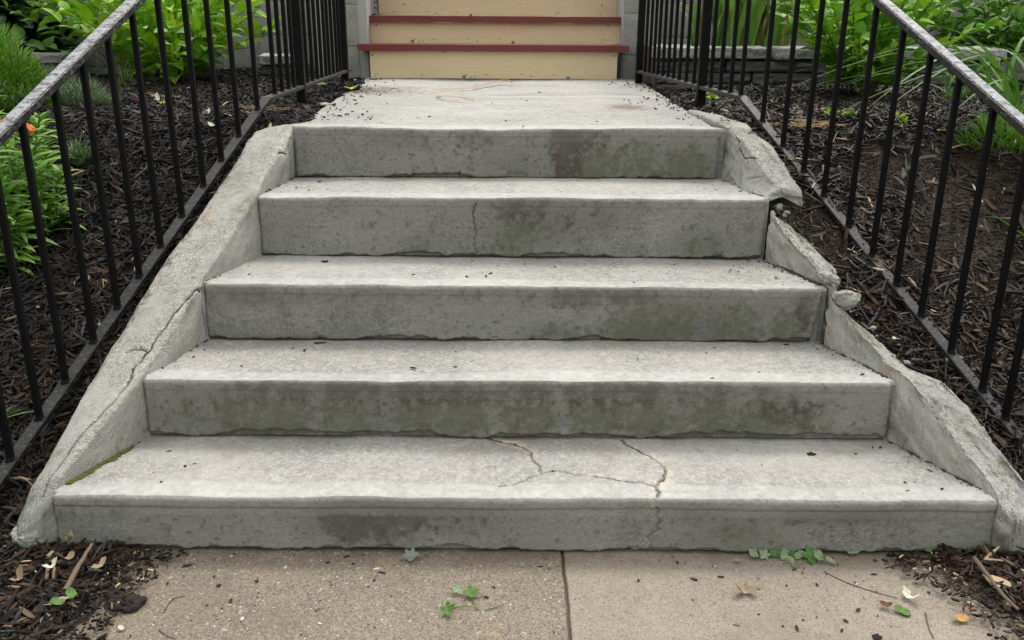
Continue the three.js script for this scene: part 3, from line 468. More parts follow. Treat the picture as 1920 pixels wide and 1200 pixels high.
function railing(side, label, slopePx, levelPx, posts) {
  const T = thing('railing', label, 'railing', V(0, 0, 0), null); delete T.userData.group;
  const kneeD = side < 0 ? railD : railD + 0.12, kneeY = EYE - 0.263, rise = 0.672;
  const slopeAt = (px, py) => { const r = ray(px, py); const t = (kneeY - railSlope * kneeD - EYE) / (r.y + railSlope * r.z); return V(r.x * t, EYE + r.y * t, r.z * t); }; // on the sloping plane y = kneeY - slope (kneeD - D)
  const a = slopeAt(...slopePx[0]), knee = slopeAt(...slopePx[1]); const dir = knee.clone().sub(a).normalize(), low = a.clone().addScaledVector(dir, -0.35);
  const end = atY(levelPx[0], levelPx[1], kneeY);
  const path = [low, knee, end], up = (p) => V(p.x, p.y + rise, p.z);
  const sub = (A, B, n) => Array.from({ length: n }, (_, i) => A.clone().lerp(B, i / n));
  mesh('bottom_rail', barGeo([...sub(low, knee, 24), knee, end], 0.034, 0.015, 0.002, 0.3), ironLow, T);
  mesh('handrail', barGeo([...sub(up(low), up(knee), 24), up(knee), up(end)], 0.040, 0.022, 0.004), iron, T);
  const bal = (p, i) => mesh('baluster', postGeo(p.x, p.z, p.y + 0.004, p.y + rise - 0.006, 0.015, true), ironBar, T);
  slopePx[2].forEach((q) => { const r = slopeAt(...q), t = (r.z - low.z) / (knee.z - low.z); bal(low.clone().lerp(knee, t)); });
  levelPx[2].forEach((px) => { let best = null, bd = 1e9; for (let k = 0; k <= 400; k++) { const p = knee.clone().lerp(end, k / 400), s = p.clone().project(camera); const x = (s.x + 1) * 960, d = Math.abs(x - px); if (d < bd) { bd = d; best = p; } } bal(best); });
  posts.forEach((px) => { let best = null, bd = 1e9; for (let k = 0; k <= 400; k++) { const p = knee.clone().lerp(end, k / 400), s = p.clone().project(camera), x = (s.x + 1) * 960, d = Math.abs(x - px); if (d < bd) { bd = d; best = p; } } mesh('post', postGeo(best.x, best.z, 0.70, best.y + rise + 0.02, 0.037), ironBar, T); });
  const lp = low.clone().addScaledVector(dir, 0.1); mesh('post', postGeo(lp.x, lp.z, -0.1, lp.y + rise, 0.034), iron, T);
  return { slopeAt, low, knee, end };
}
const railL = railing(-1, 'black wrought iron railing with square balusters left of the steps', [[20, 868], [499, 186], [[485, 208], [454, 258], [420, 304], [387, 352], [349, 409], [309, 466], [270, 523], [230, 581], [182, 645], [132, 720], [84, 789], [22, 866]]], [654, 131, [516, 530, 542, 552, 577, 587, 596, 604, 612, 619, 626, 633, 639]], [565, 647]);
const railR = railing(1, 'black wrought iron railing with square balusters right of the steps', [[1884, 790], [1391, 183], [[1425, 230], [1461, 277], [1497, 325], [1537, 371], [1578, 428], [1624, 483], [1669, 538], [1714, 595], [1772, 664], [1827, 736], [1884, 789]]], [1197, 134, [1389, 1369, 1350, 1332, 1300, 1286, 1273, 1262, 1252, 1242, 1233, 1225, 1217, 1209]], [1315, 1198]);

// ---------------------------------------------------------------- painted wooden porch steps
const woodTex = (seed, base, chipCol, grain, chips) => makeTex(1024, 256, (u, v, o) => { // 1.7 m x 0.2 m
  const m = S(fB, u * 1.2 + seed, v * 0.3), g = S(fC, u * 0.35 + seed, v * 1.6), f = S(fC, u * 2.6 + seed, v * 0.5), w = P1(white, u + seed, v * 0.25), k = 1 + 0.05 * m + grain * g + 0.05 * (w - 0.5);
  const edge = sstep(0.22, 0.0, v), chip = sstep(chips, chips + 0.08, f + 0.25 * m + 0.55 * edge * sstep(-0.2, 0.5, S(fB, u * 3.1 + seed, 0.5)));
  const dirt = sstep(0.2, 0.9, m + 0.4 * f) * 0.12;
  for (let c = 0; c < 3; c++) o[c] = lerp(lerp(base[c] * k, base[c] * 0.55, dirt), chipCol[c], chip);
  o[3] = clamp(0.6 + 0.25 * g - 0.4 * chip, 0, 1);
});
{
  const Wd = thing('porch_stairs', 'yellow wooden porch steps with dark red treads behind the landing', 'stairs', V(-0.1, LAND_Y, -LAND_END));
  const O = Wd.position, bx = (x0, x1, y0, y1, d0, d1, r = 0.004) => { const g = new THREE.BoxGeometry(x1 - x0, y1 - y0, d1 - d0, Math.max(1, Math.round((x1 - x0) / 0.03)), 1, 1), p = g.attributes.position; g.translate((x0 + x1) / 2 - O.x, (y0 + y1) / 2 - O.y, -(d0 + d1) / 2 - O.z); for (let i = 0; i < p.count; i++) { const X = p.getX(i); p.setY(i, p.getY(i) + 0.0018 * S(fB, X * 0.6, y0 * 3 + (p.getY(i) > (y0 + y1) / 2 - O.y ? 0.3 : 0))); } const u = g.attributes.uv; for (let i = 0; i < u.count; i++) u.setXY(i, p.getX(i) / 1.7 + y0, (p.getY(i) + O.y - y0) / 0.2); g.computeVertexNormals(); return g; };
  const yelT = woodTex(0.3, [0.58, 0.465, 0.285], [0.085, 0.07, 0.06], 0.04, 0.95), redT = woodTex(0.8, [0.125, 0.019, 0.015], [0.05, 0.015, 0.012], 0.12, 0.95);
  const yel = std({ map: yelT.map, bumpMap: yelT.bump, bumpScale: 0.0015, roughness: 0.55 }), red = std({ map: redT.map, bumpMap: redT.bump, bumpScale: 0.0015, roughness: 0.5 });
  const X = (px, py, D) => atD(px, py, D).x, D1 = LAND_END, D2 = D1 + 0.265, D3 = D2 + 0.265;
  const Y = (py, D, px = 925) => atD(px, py, D).y;
  const nails = [];
  const rs = [[695, 1157, 97, 150, D1, LAND_Y - 0.002], [684, 1168, 44, 82, D2], [700, 1160, -40, 30, D3]];
  const ty = [Y(84, D1 - 0.025), Y(30.5, D2 - 0.025)];
  const th = 0.038;
  mesh('riser', bx(X(694, 120, D1), X(1157, 120, D1), LAND_Y + 0.004, ty[0] - th, D1, D1 + 0.025), yel, Wd);
  mesh('tread', bx(X(670, 90, D1 - 0.025), X(1180, 90, D1 - 0.025), ty[0] - th, ty[0], D1 - 0.028, D2 + 0.005), red, Wd);
  mesh('riser', bx(X(683, 60, D2), X(1168, 60, D2), ty[0] + 0.001, ty[1] - th, D2, D2 + 0.025), yel, Wd);
  mesh('tread', bx(X(680, 37, D2 - 0.025), X(1170, 37, D2 - 0.025), ty[1] - th, ty[1], D2 - 0.028, D3 + 0.005), red, Wd);
  mesh('riser', bx(X(692, 10, D3), X(1158, 10, D3), ty[1] + 0.001, ty[1] + 0.165, D3, D3 + 0.025), yel, Wd);
  mesh('tread', bx(X(680, 0, D3), X(1170, 0, D3), ty[1] + 0.165, ty[1] + 0.165 + th, D3 - 0.028, D3 + 0.3), red, Wd);
  for (const sx of [X(700, 90, D1), X(1140, 90, D1)]) mesh('stringer', bx(sx, sx + 0.04, LAND_Y, ty[0] - th - 0.002, D1 + 0.03, D3), yel, Wd);
  const rust = std({ color: lin(0.11, 0.045, 0.018), roughness: 0.9 });
  for (const [px, py, D] of [[698, 103, D1], [1151, 105, D1], [706, 47, D2], [1140, 49, D2], [834, 97, D1 - 0.0], [1129, 10, D3], [758, 8, D3]]) { const p = atD(px, py, D - 0.0005), s = new THREE.CylinderGeometry(0.005, 0.005, 0.003, 8); s.rotateX(Math.PI / 2); s.translate(p.x - O.x, p.y - O.y, p.z - O.z); nails.push(s); }
  nails.forEach((g) => mesh('nail', g, rust, Wd));
  const np = thing('porch_post', 'black iron post foot standing on the second red tread', 'post', V(X(705, 12, D2 + 0.1), ty[1], -(D2 + 0.1)));
  mesh('shaft', postGeo(0, 0, 0.004, 0.9, 0.03), iron, np); mesh('base_plate', new THREE.CylinderGeometry(0.026, 0.03, 0.008, 12).translate(0, 0.006, 0), iron, np);
}

// ---------------------------------------------------------------- house foundation, block by block
function blockTex(seed, base, var_) { return makeTex(512, 512, (u, v, o) => { const m = S(fB, u * 0.7 + seed, v * 0.7), f = S(fC, u * 1.5, v * 1.5 + seed), w = P1(white, u * 0.5, v * 0.5 + seed), k = 1 + var_ * (0.5 * m + 0.5 * f) + 0.12 * (w - 0.5); o[0] = base[0] * k; o[1] = base[1] * k; o[2] = base[2] * k; o[3] = clamp(0.5 + 0.3 * f + 0.2 * (w - 0.5), 0, 1); }); }
function blockGeo(w, h, d, seed, amp = 0.003, ch = 0.006, n = 8) {
  const g = new THREE.BoxGeometry(w, h, d, n, Math.max(3, n / 2), 2), p = g.attributes.position, u = g.attributes.uv;
  for (let i = 0; i < p.count; i++) { let x = p.getX(i), y = p.getY(i), z = p.getZ(i); const ex = Math.abs(Math.abs(x) - w / 2) < 1e-6, ey = Math.abs(Math.abs(y) - h / 2) < 1e-6, ez = Math.abs(Math.abs(z) - d / 2) < 1e-6; const k = (ex + ey + ez) > 1 ? ch : 0, dd = amp * (S(fB, x * 1.1 + seed + z, y * 1.1 + seed * 1.7) + 0.6 * S(fC, x * 0.8 + seed, y * 0.8 + z));
    u.setXY(i, x / 0.5 + seed + z, y / 0.5 + seed * 2.3 + z);
    p.setXYZ(i, x - Math.sign(x) * (ex ? k : 0) + (ex ? Math.sign(x) * dd * 0.3 : 0), y - Math.sign(y) * (ey ? k * 0.7 : 0) + (ey ? Math.sign(y) * dd * 0.6 : 0), z - Math.sign(z) * (ez ? k : 0) + (ez ? Math.sign(z) * dd : 0)); }
  g.computeVertexNormals(); return g;
}
{
  const bT = blockTex(0.2, [0.22, 0.225, 0.21], 0.3), mat = std({ map: bT.map, bumpMap: bT.bump, bumpScale: 0.003, roughness: 0.9 }), mortar = std({ color: lin(0.30, 0.30, 0.285), roughness: 1 });
  const wall = (label, x0, x1, D, y0, rows, bh, bw, dep) => {
    const T = thing('block_wall', label, 'wall', V((x0 + x1) / 2, y0, -D)); const W = x1 - x0;
    mesh('mortar', new THREE.BoxGeometry(W - 0.012, rows * bh, dep - 0.02).translate(0, rows * bh / 2, -dep / 2), mortar, T);
    const gs = [0, 1, 2, 3].map((i) => blockGeo(bw - 0.012, bh - 0.012, dep, i * 0.37, 0.002, 0.004)); const halves = [0, 1].map((i) => blockGeo(Math.min(W, bw / 2) - 0.012, bh - 0.012, dep, i * 0.61, 0.002, 0.004)); let c = 0;
    const n = Math.max(1, Math.round(W / bw));
    for (let r = 0; r < rows; r++) { if (W < bw) { const m = mesh('block', halves[r % 2], mat, T); m.position.set(0, (r + 0.5) * bh, -dep / 2); continue; } for (let i = 0; i < n + 1; i++) { const odd = r % 2, xa = -W / 2 + (i - (odd ? 0.5 : 0)) * bw, ca = Math.max(xa, -W / 2), cb = Math.min(xa + bw, W / 2); if (cb - ca < bw * 0.3) continue; const full = cb - ca > bw * 0.75; const m = mesh('block', full ? gs[c++ % 4] : halves[c % 2], mat, T); m.position.set(full ? xa + bw / 2 : (ca + cb) / 2, (r + 0.5) * bh, -dep / 2); } }
    return T;
  };
  const pz = 5.56;
  wall('light grey concrete block pier at the left end of the porch steps', atD(590, 60, pz).x, atD(690, 60, pz).x, pz, 0.74, 3, 0.236, 0.44, 0.4);
  wall('light grey concrete block pier at the right end of the porch steps', atD(1166, 60, pz).x, atD(1236, 60, pz).x, pz, 0.70, 3, 0.236, 0.44, 0.4);
  wall('grey concrete block house foundation left of the porch steps', -4.2, atD(640, 60, 6.0).x, 6.0, 0.62, 4, 0.205, 0.42, 0.3);
  wall('grey concrete block house foundation right of the porch steps', atD(1190, 60, 6.0).x, 4.4, 6.0, 0.62, 4, 0.205, 0.42, 0.3);
  // dry stone retaining walls of the raised beds
  const sT = blockTex(0.6, [0.20, 0.205, 0.205], 0.5), stone = std({ map: sT.map, bumpMap: sT.bump, bumpScale: 0.01, roughness: 0.95 }), cT = blockTex(0.9, [0.27, 0.27, 0.265], 0.6), cap = std({ map: cT.map, bumpMap: cT.bump, bumpScale: 0.012, roughness: 0.95 });
  const ret = (label, x0, x1, D, y0, hs, ch, seed) => { const cl = Math.min(0.62, x1 - x0);
    const T = thing('retaining_wall', label, 'wall', V((x0 + x1) / 2, y0, -D)); const r = rng(seed), W = x1 - x0; let y = 0;
    mesh('core', new THREE.BoxGeometry(W - 0.03, hs.reduce((a, b) => a + b), 0.2).translate(0, hs.reduce((a, b) => a + b) / 2, -0.19), std({ color: lin(0.03, 0.03, 0.03), roughness: 1 }), T);
    const gs = [0, 1, 2, 3, 4].map((i) => blockGeo(1, 1, 0.14, 0.13 + i * 0.29, 0.02, 0.012, 10));
    const cg = [0, 1, 2].map((i) => blockGeo(cl, ch, 0.3, 0.3 + i * 0.31, 0.016, 0.012, 16));
    for (const h of hs) { let x = -W / 2, r0 = r(); while (x < W / 2 - 0.05) { const w = Math.min(0.2 + r() * 0.28, W / 2 - x); const m = mesh('stone', gs[(r() * 5) | 0], stone, T); m.scale.set(w - 0.008, h - 0.006, 1); m.position.set(x + w / 2, y + h / 2, -0.08 + (r() - 0.5) * 0.02); x += w; } y += h; }
    let x = -W / 2, k = 0; while (x < W / 2 - 0.19) { const m = mesh('capstone', cg[k++ % 3], cap, T); m.position.set(x + cl / 2, y + ch / 2, -0.12 + (r() - 0.5) * 0.02); m.rotation.y = (r() - 0.5) * 0.03; x += 0.625; }
    return T;
  };
  const q = groundAt(1350, 166); 
  ret('low grey dry stone retaining wall with pale capstones under the irises', atD(1226, 130, 4.85).x, atD(1226, 130, 4.85).x + 1.89, 4.85, 0.755, [0.062, 0.06, 0.062], 0.072, 5);
  ret('low stone bed edging with a pale capstone in the upper left corner', -3.1, atD(118, 90, 5.3).x, 5.3, 0.76, [0.06, 0.055], 0.065, 8);
  ret('short stone bed edging with a pale capstone between left balusters', atD(478, 90, 5.3).x, atD(478, 90, 5.3).x + 0.26, 5.3, 0.76, [0.06, 0.055], 0.065, 9);
}

// ---------------------------------------------------------------- bark mulch: slivers nobody could count
function landX(side, D) { const a = side < 0 ? atY(600, 215, 0.8) : atY(1292, 214, 0.8), b = side < 0 ? atY(688, 152, 0.8) : atY(1197, 152, 0.8); return lerp(a.x, b.x, (D + a.z) / (a.z - b.z)); }
function bedEdge(side, D) { // innermost x of the mulch on a side
  if (D < 1.69) return side < 0 ? -0.85 - 0.06 * S(fB, D * 0.9, 0.3) - 0.06 * (1.69 - D) : 0.95 + 0.05 * S(fB, D * 0.9, 0.8) + 0.32 * (1.69 - D);
  if (D < 3.0) return cheekX(side, D) + side * (side < 0 ? 0.085 + 0.07 * sstep(1.75, 2.2, D) : (D < 2.02 ? 0.135 : D < 2.56 ? 0.075 : 0.125));
  return landX(side, D) + side * (0.03 + 0.06 * S(fB, D * 0.5, side > 0 ? 0.2 : 0.6)) + side * (side > 0 ? 0.10 * sstep(3.5, 3.1, D) : 0);
}
const BARE = [[1790, 430, 0.24], [1560, 440, 0.11], [1860, 350, 0.2], [1520, 395, 0.09], [1640, 330, 0.10]].map(([px, py, r]) => { const p = groundAt(px, py); return [p.x, -p.z, r]; });
function chipGeo(seed) { const g = new THREE.BoxGeometry(1, 1, 1, 4, 1, 1).toNonIndexed(), p = g.attributes.position; for (let i = 0; i < p.count; i++) { const x = p.getX(i), e = Math.abs(x) * 2, k = e > 0.9 ? 0.35 + 0.3 * Math.sin(seed * 9 + x) : 1; p.setXYZ(i, x, p.getY(i) * k + 0.4 * x * x + 0.3 * Math.sin(x * 4 + seed), p.getZ(i) * k + 0.28 * Math.sin(x * 4 + seed * 2)); } g.computeVertexNormals(); return g; }
const chipMat = phys({ color: 0xffffff, roughness: 0.52, specularIntensity: 0.3 });
function mulchBed(side, seed) {
  const r = rng(seed), items = [];
  const put = (D, x, tone) => items.push([x, D, tone]);
  const zones = [[1.1, 1.72, 9000], [1.72, 2.6, 11000], [2.6, 3.6, 9000], [3.6, 5.0, 5000], [5.0, 6.2, 2200]];
  for (const [d0, d1, dens] of zones) {
    const ext = d0 < 1.7 ? 0.75 : d0 < 2.6 ? 1.3 : d0 < 3.6 ? 1.9 : 2.6, N = Math.round(dens * (d1 - d0) * ext);
    for (let i = 0; i < N; i++) { const D = lerp(d0, d1, r()), x = bedEdge(side, D) + side * ext * r(), bare = sstep(0.25, 0.6, S(fA, x * 0.23 + 0.15 + side * 0.3, D * 0.23 + 0.4) + 0.2 * S(fB, x * 0.5, D * 0.5)); if (side > 0 && D > 1.9) { let bb = bare * 0.6; for (const [bx, bd, br] of BARE) bb = Math.max(bb, sstep(1.2, 0.5, Math.hypot((x - bx) / br, (D - bd) / br * 0.8) + 0.5 * S(fB, x * 0.7, D * 0.7))); if (r() < 0.86 * bb) { put(D, x, 2); put(D, x + 0.02 * (r() - 0.5), 2); continue; } } put(D, x, 0); }
  }
  for (let i = 0; i < 900; i++) { const D = lerp(1.15, 1.70, r()); put(D, bedEdge(side, D) - side * Math.pow(r(), 2.2) * 0.11, 1); } // strays on the walk
  for (let i = 0; i < 150; i++) { const D = lerp(3.05, 5.3, r()); put(D, bedEdge(side, D) - side * Math.pow(r(), 3) * 0.22, 1); }
  const im = new THREE.InstancedMesh(chipGeo(0.4 + seed), chipMat, items.length), m = new THREE.Matrix4(), q = new THREE.Quaternion(), q2 = new THREE.Quaternion(), e = new THREE.Euler(), n = V(), up = V(0, 1, 0), col = new THREE.Color();
  items.forEach(([x, D, stray], i) => {
    let y = D < 1.69 ? Math.max(0.004, soilY(x, D)) : soilY(x, D);
    if (stray === 1 && D > 2) y = Math.max(y, LAND_Y + 0.004); else if (D > 3 && Math.abs(x) < Math.abs(landX(side, D)) + 0.05) y = Math.max(y, LAND_Y - 0.01);
    const gx = (soilY(x + 0.03, D) - soilY(x - 0.03, D)) / 0.06, gz = (soilY(x, D + 0.03) - soilY(x, D - 0.03)) / 0.06; n.set(-gx, 1, gz).normalize(); if (stray === 1) n.set(0, 1, 0);
    q.setFromUnitVectors(up, n); const fl = stray ? 0.08 : 0.32; e.set((r() - 0.5) * 1.2 * (stray ? 0.3 : 1), r() * 6.283, (r() - 0.5) * 2 * fl); q2.setFromEuler(e); q.multiply(q2);
    const shred = !stray && r() < 0.28, L = stray === 2 ? 0.003 + 0.012 * r() * r() : stray ? 0.008 + 0.022 * r() * r() : shred ? 0.035 + 0.06 * r() : 0.014 + 0.046 * Math.pow(r(), 1.6), W = L * (shred ? 0.04 + 0.05 * r() : 0.10 + 0.26 * r() * r()), H = 0.0016 + 0.0045 * r();
    if (stray === 2) y -= 0.011;
    m.compose(V(x, y + (stray ? 0.001 : 0.004 + 0.016 * r()), -D), q, V(L, H, Math.max(0.003, W))); im.setMatrixAt(i, m);
    let t = r(); if (stray === 2 && t > 0.04) t = 0.1 + 0.1 * r(); const k = 0.6 + 0.8 * r(), patch = S(fA, x * 0.2 + seed, D * 0.2), tanP = D < 1.7 ? 0.09 : side > 0 ? 0.022 : 0.012, brown = clamp((side > 0 ? 0.28 : 0.08) + 0.3 * patch + (D < 1.7 ? 0.2 : 0), 0, 0.8);
    if (t < tanP * 0.35) col.setRGB(0.38 * k, 0.29 * k, 0.19 * k); else if (t < tanP) col.setRGB(0.13 * k, 0.092 * k, 0.06 * k); else if (t < tanP + brown) col.setRGB(0.034 * k, 0.020 * k, 0.013 * k); else if (t > 0.90) col.setRGB(0.034 * k, 0.032 * k, 0.031 * k); else { const v = 0.7 + 0.9 * r() * r(); col.setRGB(0.0085 * k * v, 0.0074 * k * v, 0.0068 * k * v); }
    im.setColorAt(i, col);
  });
  im.name = numbered('bark_mulch'); im.castShadow = im.receiveShadow = true; im.userData.kind = 'stuff'; scene.add(im);
  tag(im, side < 0 ? 'black shredded bark mulch covering the bed left of the steps' : 'black and reddish brown shredded bark mulch covering the bed right of the steps', 'mulch');
}
mulchBed(-1, 21); mulchBed(1, 22);

// ---------------------------------------------------------------- plants
const leafTex = (seed) => { const t = makeTex(128, 256, (u, v, o) => { const x = Math.abs(u - 0.5) * 2, rib = sstep(0.07, 0.0, x), vein = sstep(0.82, 1.0, Math.cos((v * 9 - x * 2.1) * 6.283)) * 0.5 * (1 - x * 0.5), n = S(fB, u * 0.4 + seed, v * 0.4), k = 0.92 + 0.16 * n; const a = Math.max(rib, vein * 0.55); o[0] = lerp(0.80 * k, 1, a); o[1] = lerp(0.84 * k, 1, a); o[2] = lerp(0.78 * k, 1, a); o[3] = 0.5 + 0.4 * Math.cos((v * 9 - x * 2.1) * 6.283) * (1 - rib) - 0.4 * rib; }); return t; };
const LT = leafTex(0.3);
const leafMat = (r, g, b, o = {}) => phys({ map: LT.map, bumpMap: LT.bump, bumpScale: 0.0012, color: lin(r, g, b), roughness: o.rough ?? 0.62, specularIntensity: 0.45, transmission: o.tr ?? 0.5, thickness: 0, side: THREE.DoubleSide });
const stemMat = (r, g, b) => std({ color: lin(r, g, b), roughness: 0.8 });
// leaf of unit length along +z, lying in x-z, tip arching down; prof(t) half width
function leafGeo({ w = 0.25, fold = 0.25, arch = 0.25, twist = 0, nu = 5, nv = 8, tip = 1.2, base = 0.7, wave = 0, seed = 0 }) {
  return gridGeo(nu, nv, (i, j) => { const t = j / (nv - 1), a = (i / (nu - 1)) * 2 - 1, hw = w * Math.pow(Math.sin(Math.PI * Math.pow(t, base)), tip < 1 ? 0.7 : 0.8) * (t > 0.985 ? 0 : 1) + 0.004 * (1 - t), x = a * hw, up = Math.abs(x) * fold + wave * Math.sin(t * 11 + a * 2 + seed) * Math.abs(a), th = arch * t * t; const y = up - th + 0.15 * t * arch, z = t * (1 - 0.15 * arch * t), tw = twist * t; return [x * Math.cos(tw) - up * Math.sin(tw), y + x * Math.sin(tw), z, i / (nu - 1), t]; });
}
const ovate = [0, 1, 2].map((i) => leafGeo({ w: 0.27, fold: 0.3 + 0.1 * i, arch: 0.15 + 0.18 * i, twist: (i - 1) * 0.35, wave: 0.012, seed: i }));
const broad = [0, 1, 2].map((i) => leafGeo({ w: 0.32, fold: 0.25, arch: 0.3 + 0.2 * i, twist: (i - 1) * 0.3, wave: 0.02, seed: i * 2, nu: 7, nv: 10 }));
const lance = [0, 1, 2].map((i) => leafGeo({ w: 0.10, fold: 0.3, arch: 0.2 + 0.25 * i, twist: (i - 1) * 0.4, nu: 3, nv: 7 }));
const mB = new THREE.Matrix4(), vx = V(), vy = V();
function orient(dir, roll) { const z = dir.clone().normalize(); vx.set(0, 1, 0).cross(z); if (vx.lengthSq() < 1e-4) vx.set(1, 0, 0); vx.normalize(); vy.copy(z).cross(vx); const c = Math.cos(roll), s = Math.sin(roll), X = vx.clone().multiplyScalar(c).addScaledVector(vy, s), Y = vy.clone().multiplyScalar(c).addScaledVector(vx, -s); mB.makeBasis(X, Y, z); return new THREE.Quaternion().setFromRotationMatrix(mB); }
function tubeGeo(pts, r0, r1, n = 6, sd = 5) { const c = new THREE.CatmullRomCurve3(pts), g = new THREE.TubeGeometry(c, n, 1, sd, false), p = g.attributes.position, w = V(); for (let i = 0; i <= n; i++) { c.getPointAt(i / n, w); const r = lerp(r0, r1, i / n); for (let k = 0; k <= sd; k++) { const j = i * (sd + 1) + k; p.setXYZ(j, w.x + (p.getX(j) - w.x) * r, w.y + (p.getY(j) - w.y) * r, w.z + (p.getZ(j) - w.z) * r); } } return g; }
function finishLeaves(T, leaves, most = 260) { // the largest in the picture as leaves, the rest as one part
  leaves.sort((a, b) => b.rank - a.rank); const rest = new Map();
  leaves.forEach((l, i) => {
    if (i < most) { const m = mesh('leaf', l.g, l.m, T); m.position.copy(l.p); m.quaternion.copy(l.q); m.scale.setScalar(l.s); }
    else { const g = l.g.clone().applyMatrix4(new THREE.Matrix4().compose(l.p, l.q, V(l.s, l.s, l.s))); if (!rest.has(l.m)) rest.set(l.m, []); rest.get(l.m).push(g); }
  });
  for (const [m, gs] of rest) mesh('foliage', mergeGeometries(gs), m, T, 'stuff');
}
function shrub(name, label, cat, base, o) {
  const { seed, stems, h, spread, L, per, geos, mats, stem, t0 = 0.25, pair = 2, lift = 0.5, most = 260, sr = 0.004, wy = 0.02 } = o, r = rng(seed), T = thing(name, label, cat, base), tubes = [], leaves = [];
  for (let k = 0; k < stems; k++) {
    const ph = k * 2.39996 + r() * 0.6, rho = spread * Math.sqrt((k + 0.5) / stems) * (0.85 + 0.3 * r()), hh = h * (0.75 + 0.3 * r()) * (1 - 0.35 * Math.pow(rho / spread, 2)), c = Math.cos(ph), s = Math.sin(ph);
    const P = (t) => V(c * (0.12 * spread * (rho / spread) + rho * Math.pow(t, 1.25) * 0.95) + 0.01 * Math.sin(t * 5 + k), hh * (t - 0.18 * t * t * (rho / spread)) * 1.1 - wy * (1 - t), s * (0.12 * spread * (rho / spread) + rho * Math.pow(t, 1.25) * 0.95));
    tubes.push(tubeGeo([0, 0.33, 0.66, 1].map(P), sr, sr * 0.4));
    for (let i = 0; i < per; i++) {
      const t = t0 + (1 - t0) * (i + r() * 0.5) / per, p = P(Math.min(1, t)), tan = P(Math.min(1, t + 0.03)).sub(P(t - 0.03)).normalize();
      for (let q = 0; q < pair; q++) { const az = i * 1.5708 + q * 6.2832 / pair + ph + (r() - 0.5) * 0.6, d = V(Math.cos(az), 0, Math.sin(az)); d.addScaledVector(tan, lift + 0.5 * (i / per)).add(V(c * 0.3, 0.1 + 0.2 * (r() - 0.5), s * 0.3)); const sz = L * (0.65 + 0.5 * r()) * (0.75 + 0.35 * Math.sin(Math.PI * (0.2 + 0.7 * t))); const dist = base.clone().add(p).distanceTo(camera.position); leaves.push({ g: geos[(r() * geos.length) | 0], m: mats[Math.min(mats.length - 1, (r() * mats.length) | 0)], p, q: orient(d, (r() - 0.5) * 0.7), s: sz, rank: sz / dist }); }
    }
  }
  mesh('stem', mergeGeometries(tubes), stem, T); finishLeaves(T, leaves, most); return T;
}
const limeM = [leafMat(0.36, 0.62, 0.02), leafMat(0.30, 0.57, 0.02), leafMat(0.45, 0.66, 0.035), leafMat(0.18, 0.42, 0.022)];
const midM = [leafMat(0.13, 0.32, 0.03), leafMat(0.18, 0.40, 0.04), leafMat(0.10, 0.25, 0.03)];
const darkM = [leafMat(0.022, 0.055, 0.022, { rough: 0.32, tr: 0.15 }), leafMat(0.03, 0.07, 0.025, { rough: 0.35, tr: 0.15 })];
const yelM = [leafMat(0.30, 0.46, 0.04), leafMat(0.24, 0.40, 0.04)];
const greenStem = stemMat(0.09, 0.14, 0.035), brownStem = stemMat(0.06, 0.04, 0.025), redStem = stemMat(0.12, 0.045, 0.03);
const G = groundAt;
shrub('leafy_shrub', 'bright lime green bushy shrub behind the left railing', 'shrub', G(325, 158), { seed: 41, stems: 38, h: 0.66, spread: 0.60, L: 0.125, per: 9, geos: ovate, mats: limeM, stem: greenStem, t0: 0.12, lift: 0.75, most: 290 });
shrub('leafy_shrub', 'bright green rounded shrub behind the right railing beside the stone wall', 'shrub', G(1612, 182), { seed: 42, stems: 36, h: 0.66, spread: 0.46, L: 0.09, per: 11, geos: ovate, mats: [limeM[0], limeM[1], limeM[3], midM[1]], stem: brownStem, t0: 0.15, lift: 0.8, most: 290 });
shrub('broad_leaf_plant', 'dark glossy plant with large leaves in the upper left corner', 'plant', G(30, 150), { seed: 43, stems: 14, h: 0.6, spread: 0.36, L: 0.22, per: 5, geos: broad, mats: darkM, stem: greenStem, t0: 0.3, lift: 0.25, sr: 0.006 });
shrub('broad_leaf_plant', 'dark green drooping large-leaved plant between the glossy plant and the lime shrub', 'plant', G(112, 128), { seed: 44, stems: 6, h: 0.6, spread: 0.2, L: 0.19, per: 5, geos: broad, mats: [darkM[1], midM[2]], stem: greenStem, t0: 0.35, lift: 0.0, sr: 0.006 });
shrub('leafy_shrub', 'small yellow green plant behind the dark large-leaved plants at upper left', 'shrub', G(80, 112), { seed: 45, stems: 22, h: 0.5, spread: 0.34, L: 0.1, per: 8, geos: ovate, mats: yelM, stem: greenStem, lift: 0.5 });
shrub('leafy_shrub', 'medium green shrub with reddish stems at the upper right above the handrail', 'shrub', G(1858, 150), { seed: 46, stems: 26, h: 0.55, spread: 0.5, L: 0.10, per: 8, geos: ovate, mats: [midM[0], midM[1], limeM[3]], stem: redStem, lift: 0.35 });
shrub('leafy_shrub', 'pale green loose shrub behind the handrail at the upper right', 'shrub', G(1752, 138), { seed: 47, stems: 22, h: 0.6, spread: 0.34, L: 0.085, per: 9, geos: ovate, mats: [limeM[1], limeM[0], midM[1]], stem: brownStem, lift: 0.5 });
shrub('leafy_shrub', 'green shrub filling the bed behind the lime shrub at left', 'shrub', V(-2.35, 0.84, -5.6), { seed: 48, stems: 26, h: 0.75, spread: 0.7, L: 0.11, per: 8, geos: ovate, mats: [midM[0], midM[1], limeM[1]], stem: greenStem, most: 120 });
shrub('leafy_shrub', 'dark green shrub in the far upper left behind the glossy plant', 'shrub', V(-3.4, 0.86, -5.3), { seed: 49, stems: 26, h: 0.8, spread: 0.65, L: 0.13, per: 7, geos: ovate, mats: [midM[2], darkM[1], midM[0]], stem: greenStem, most: 120 });
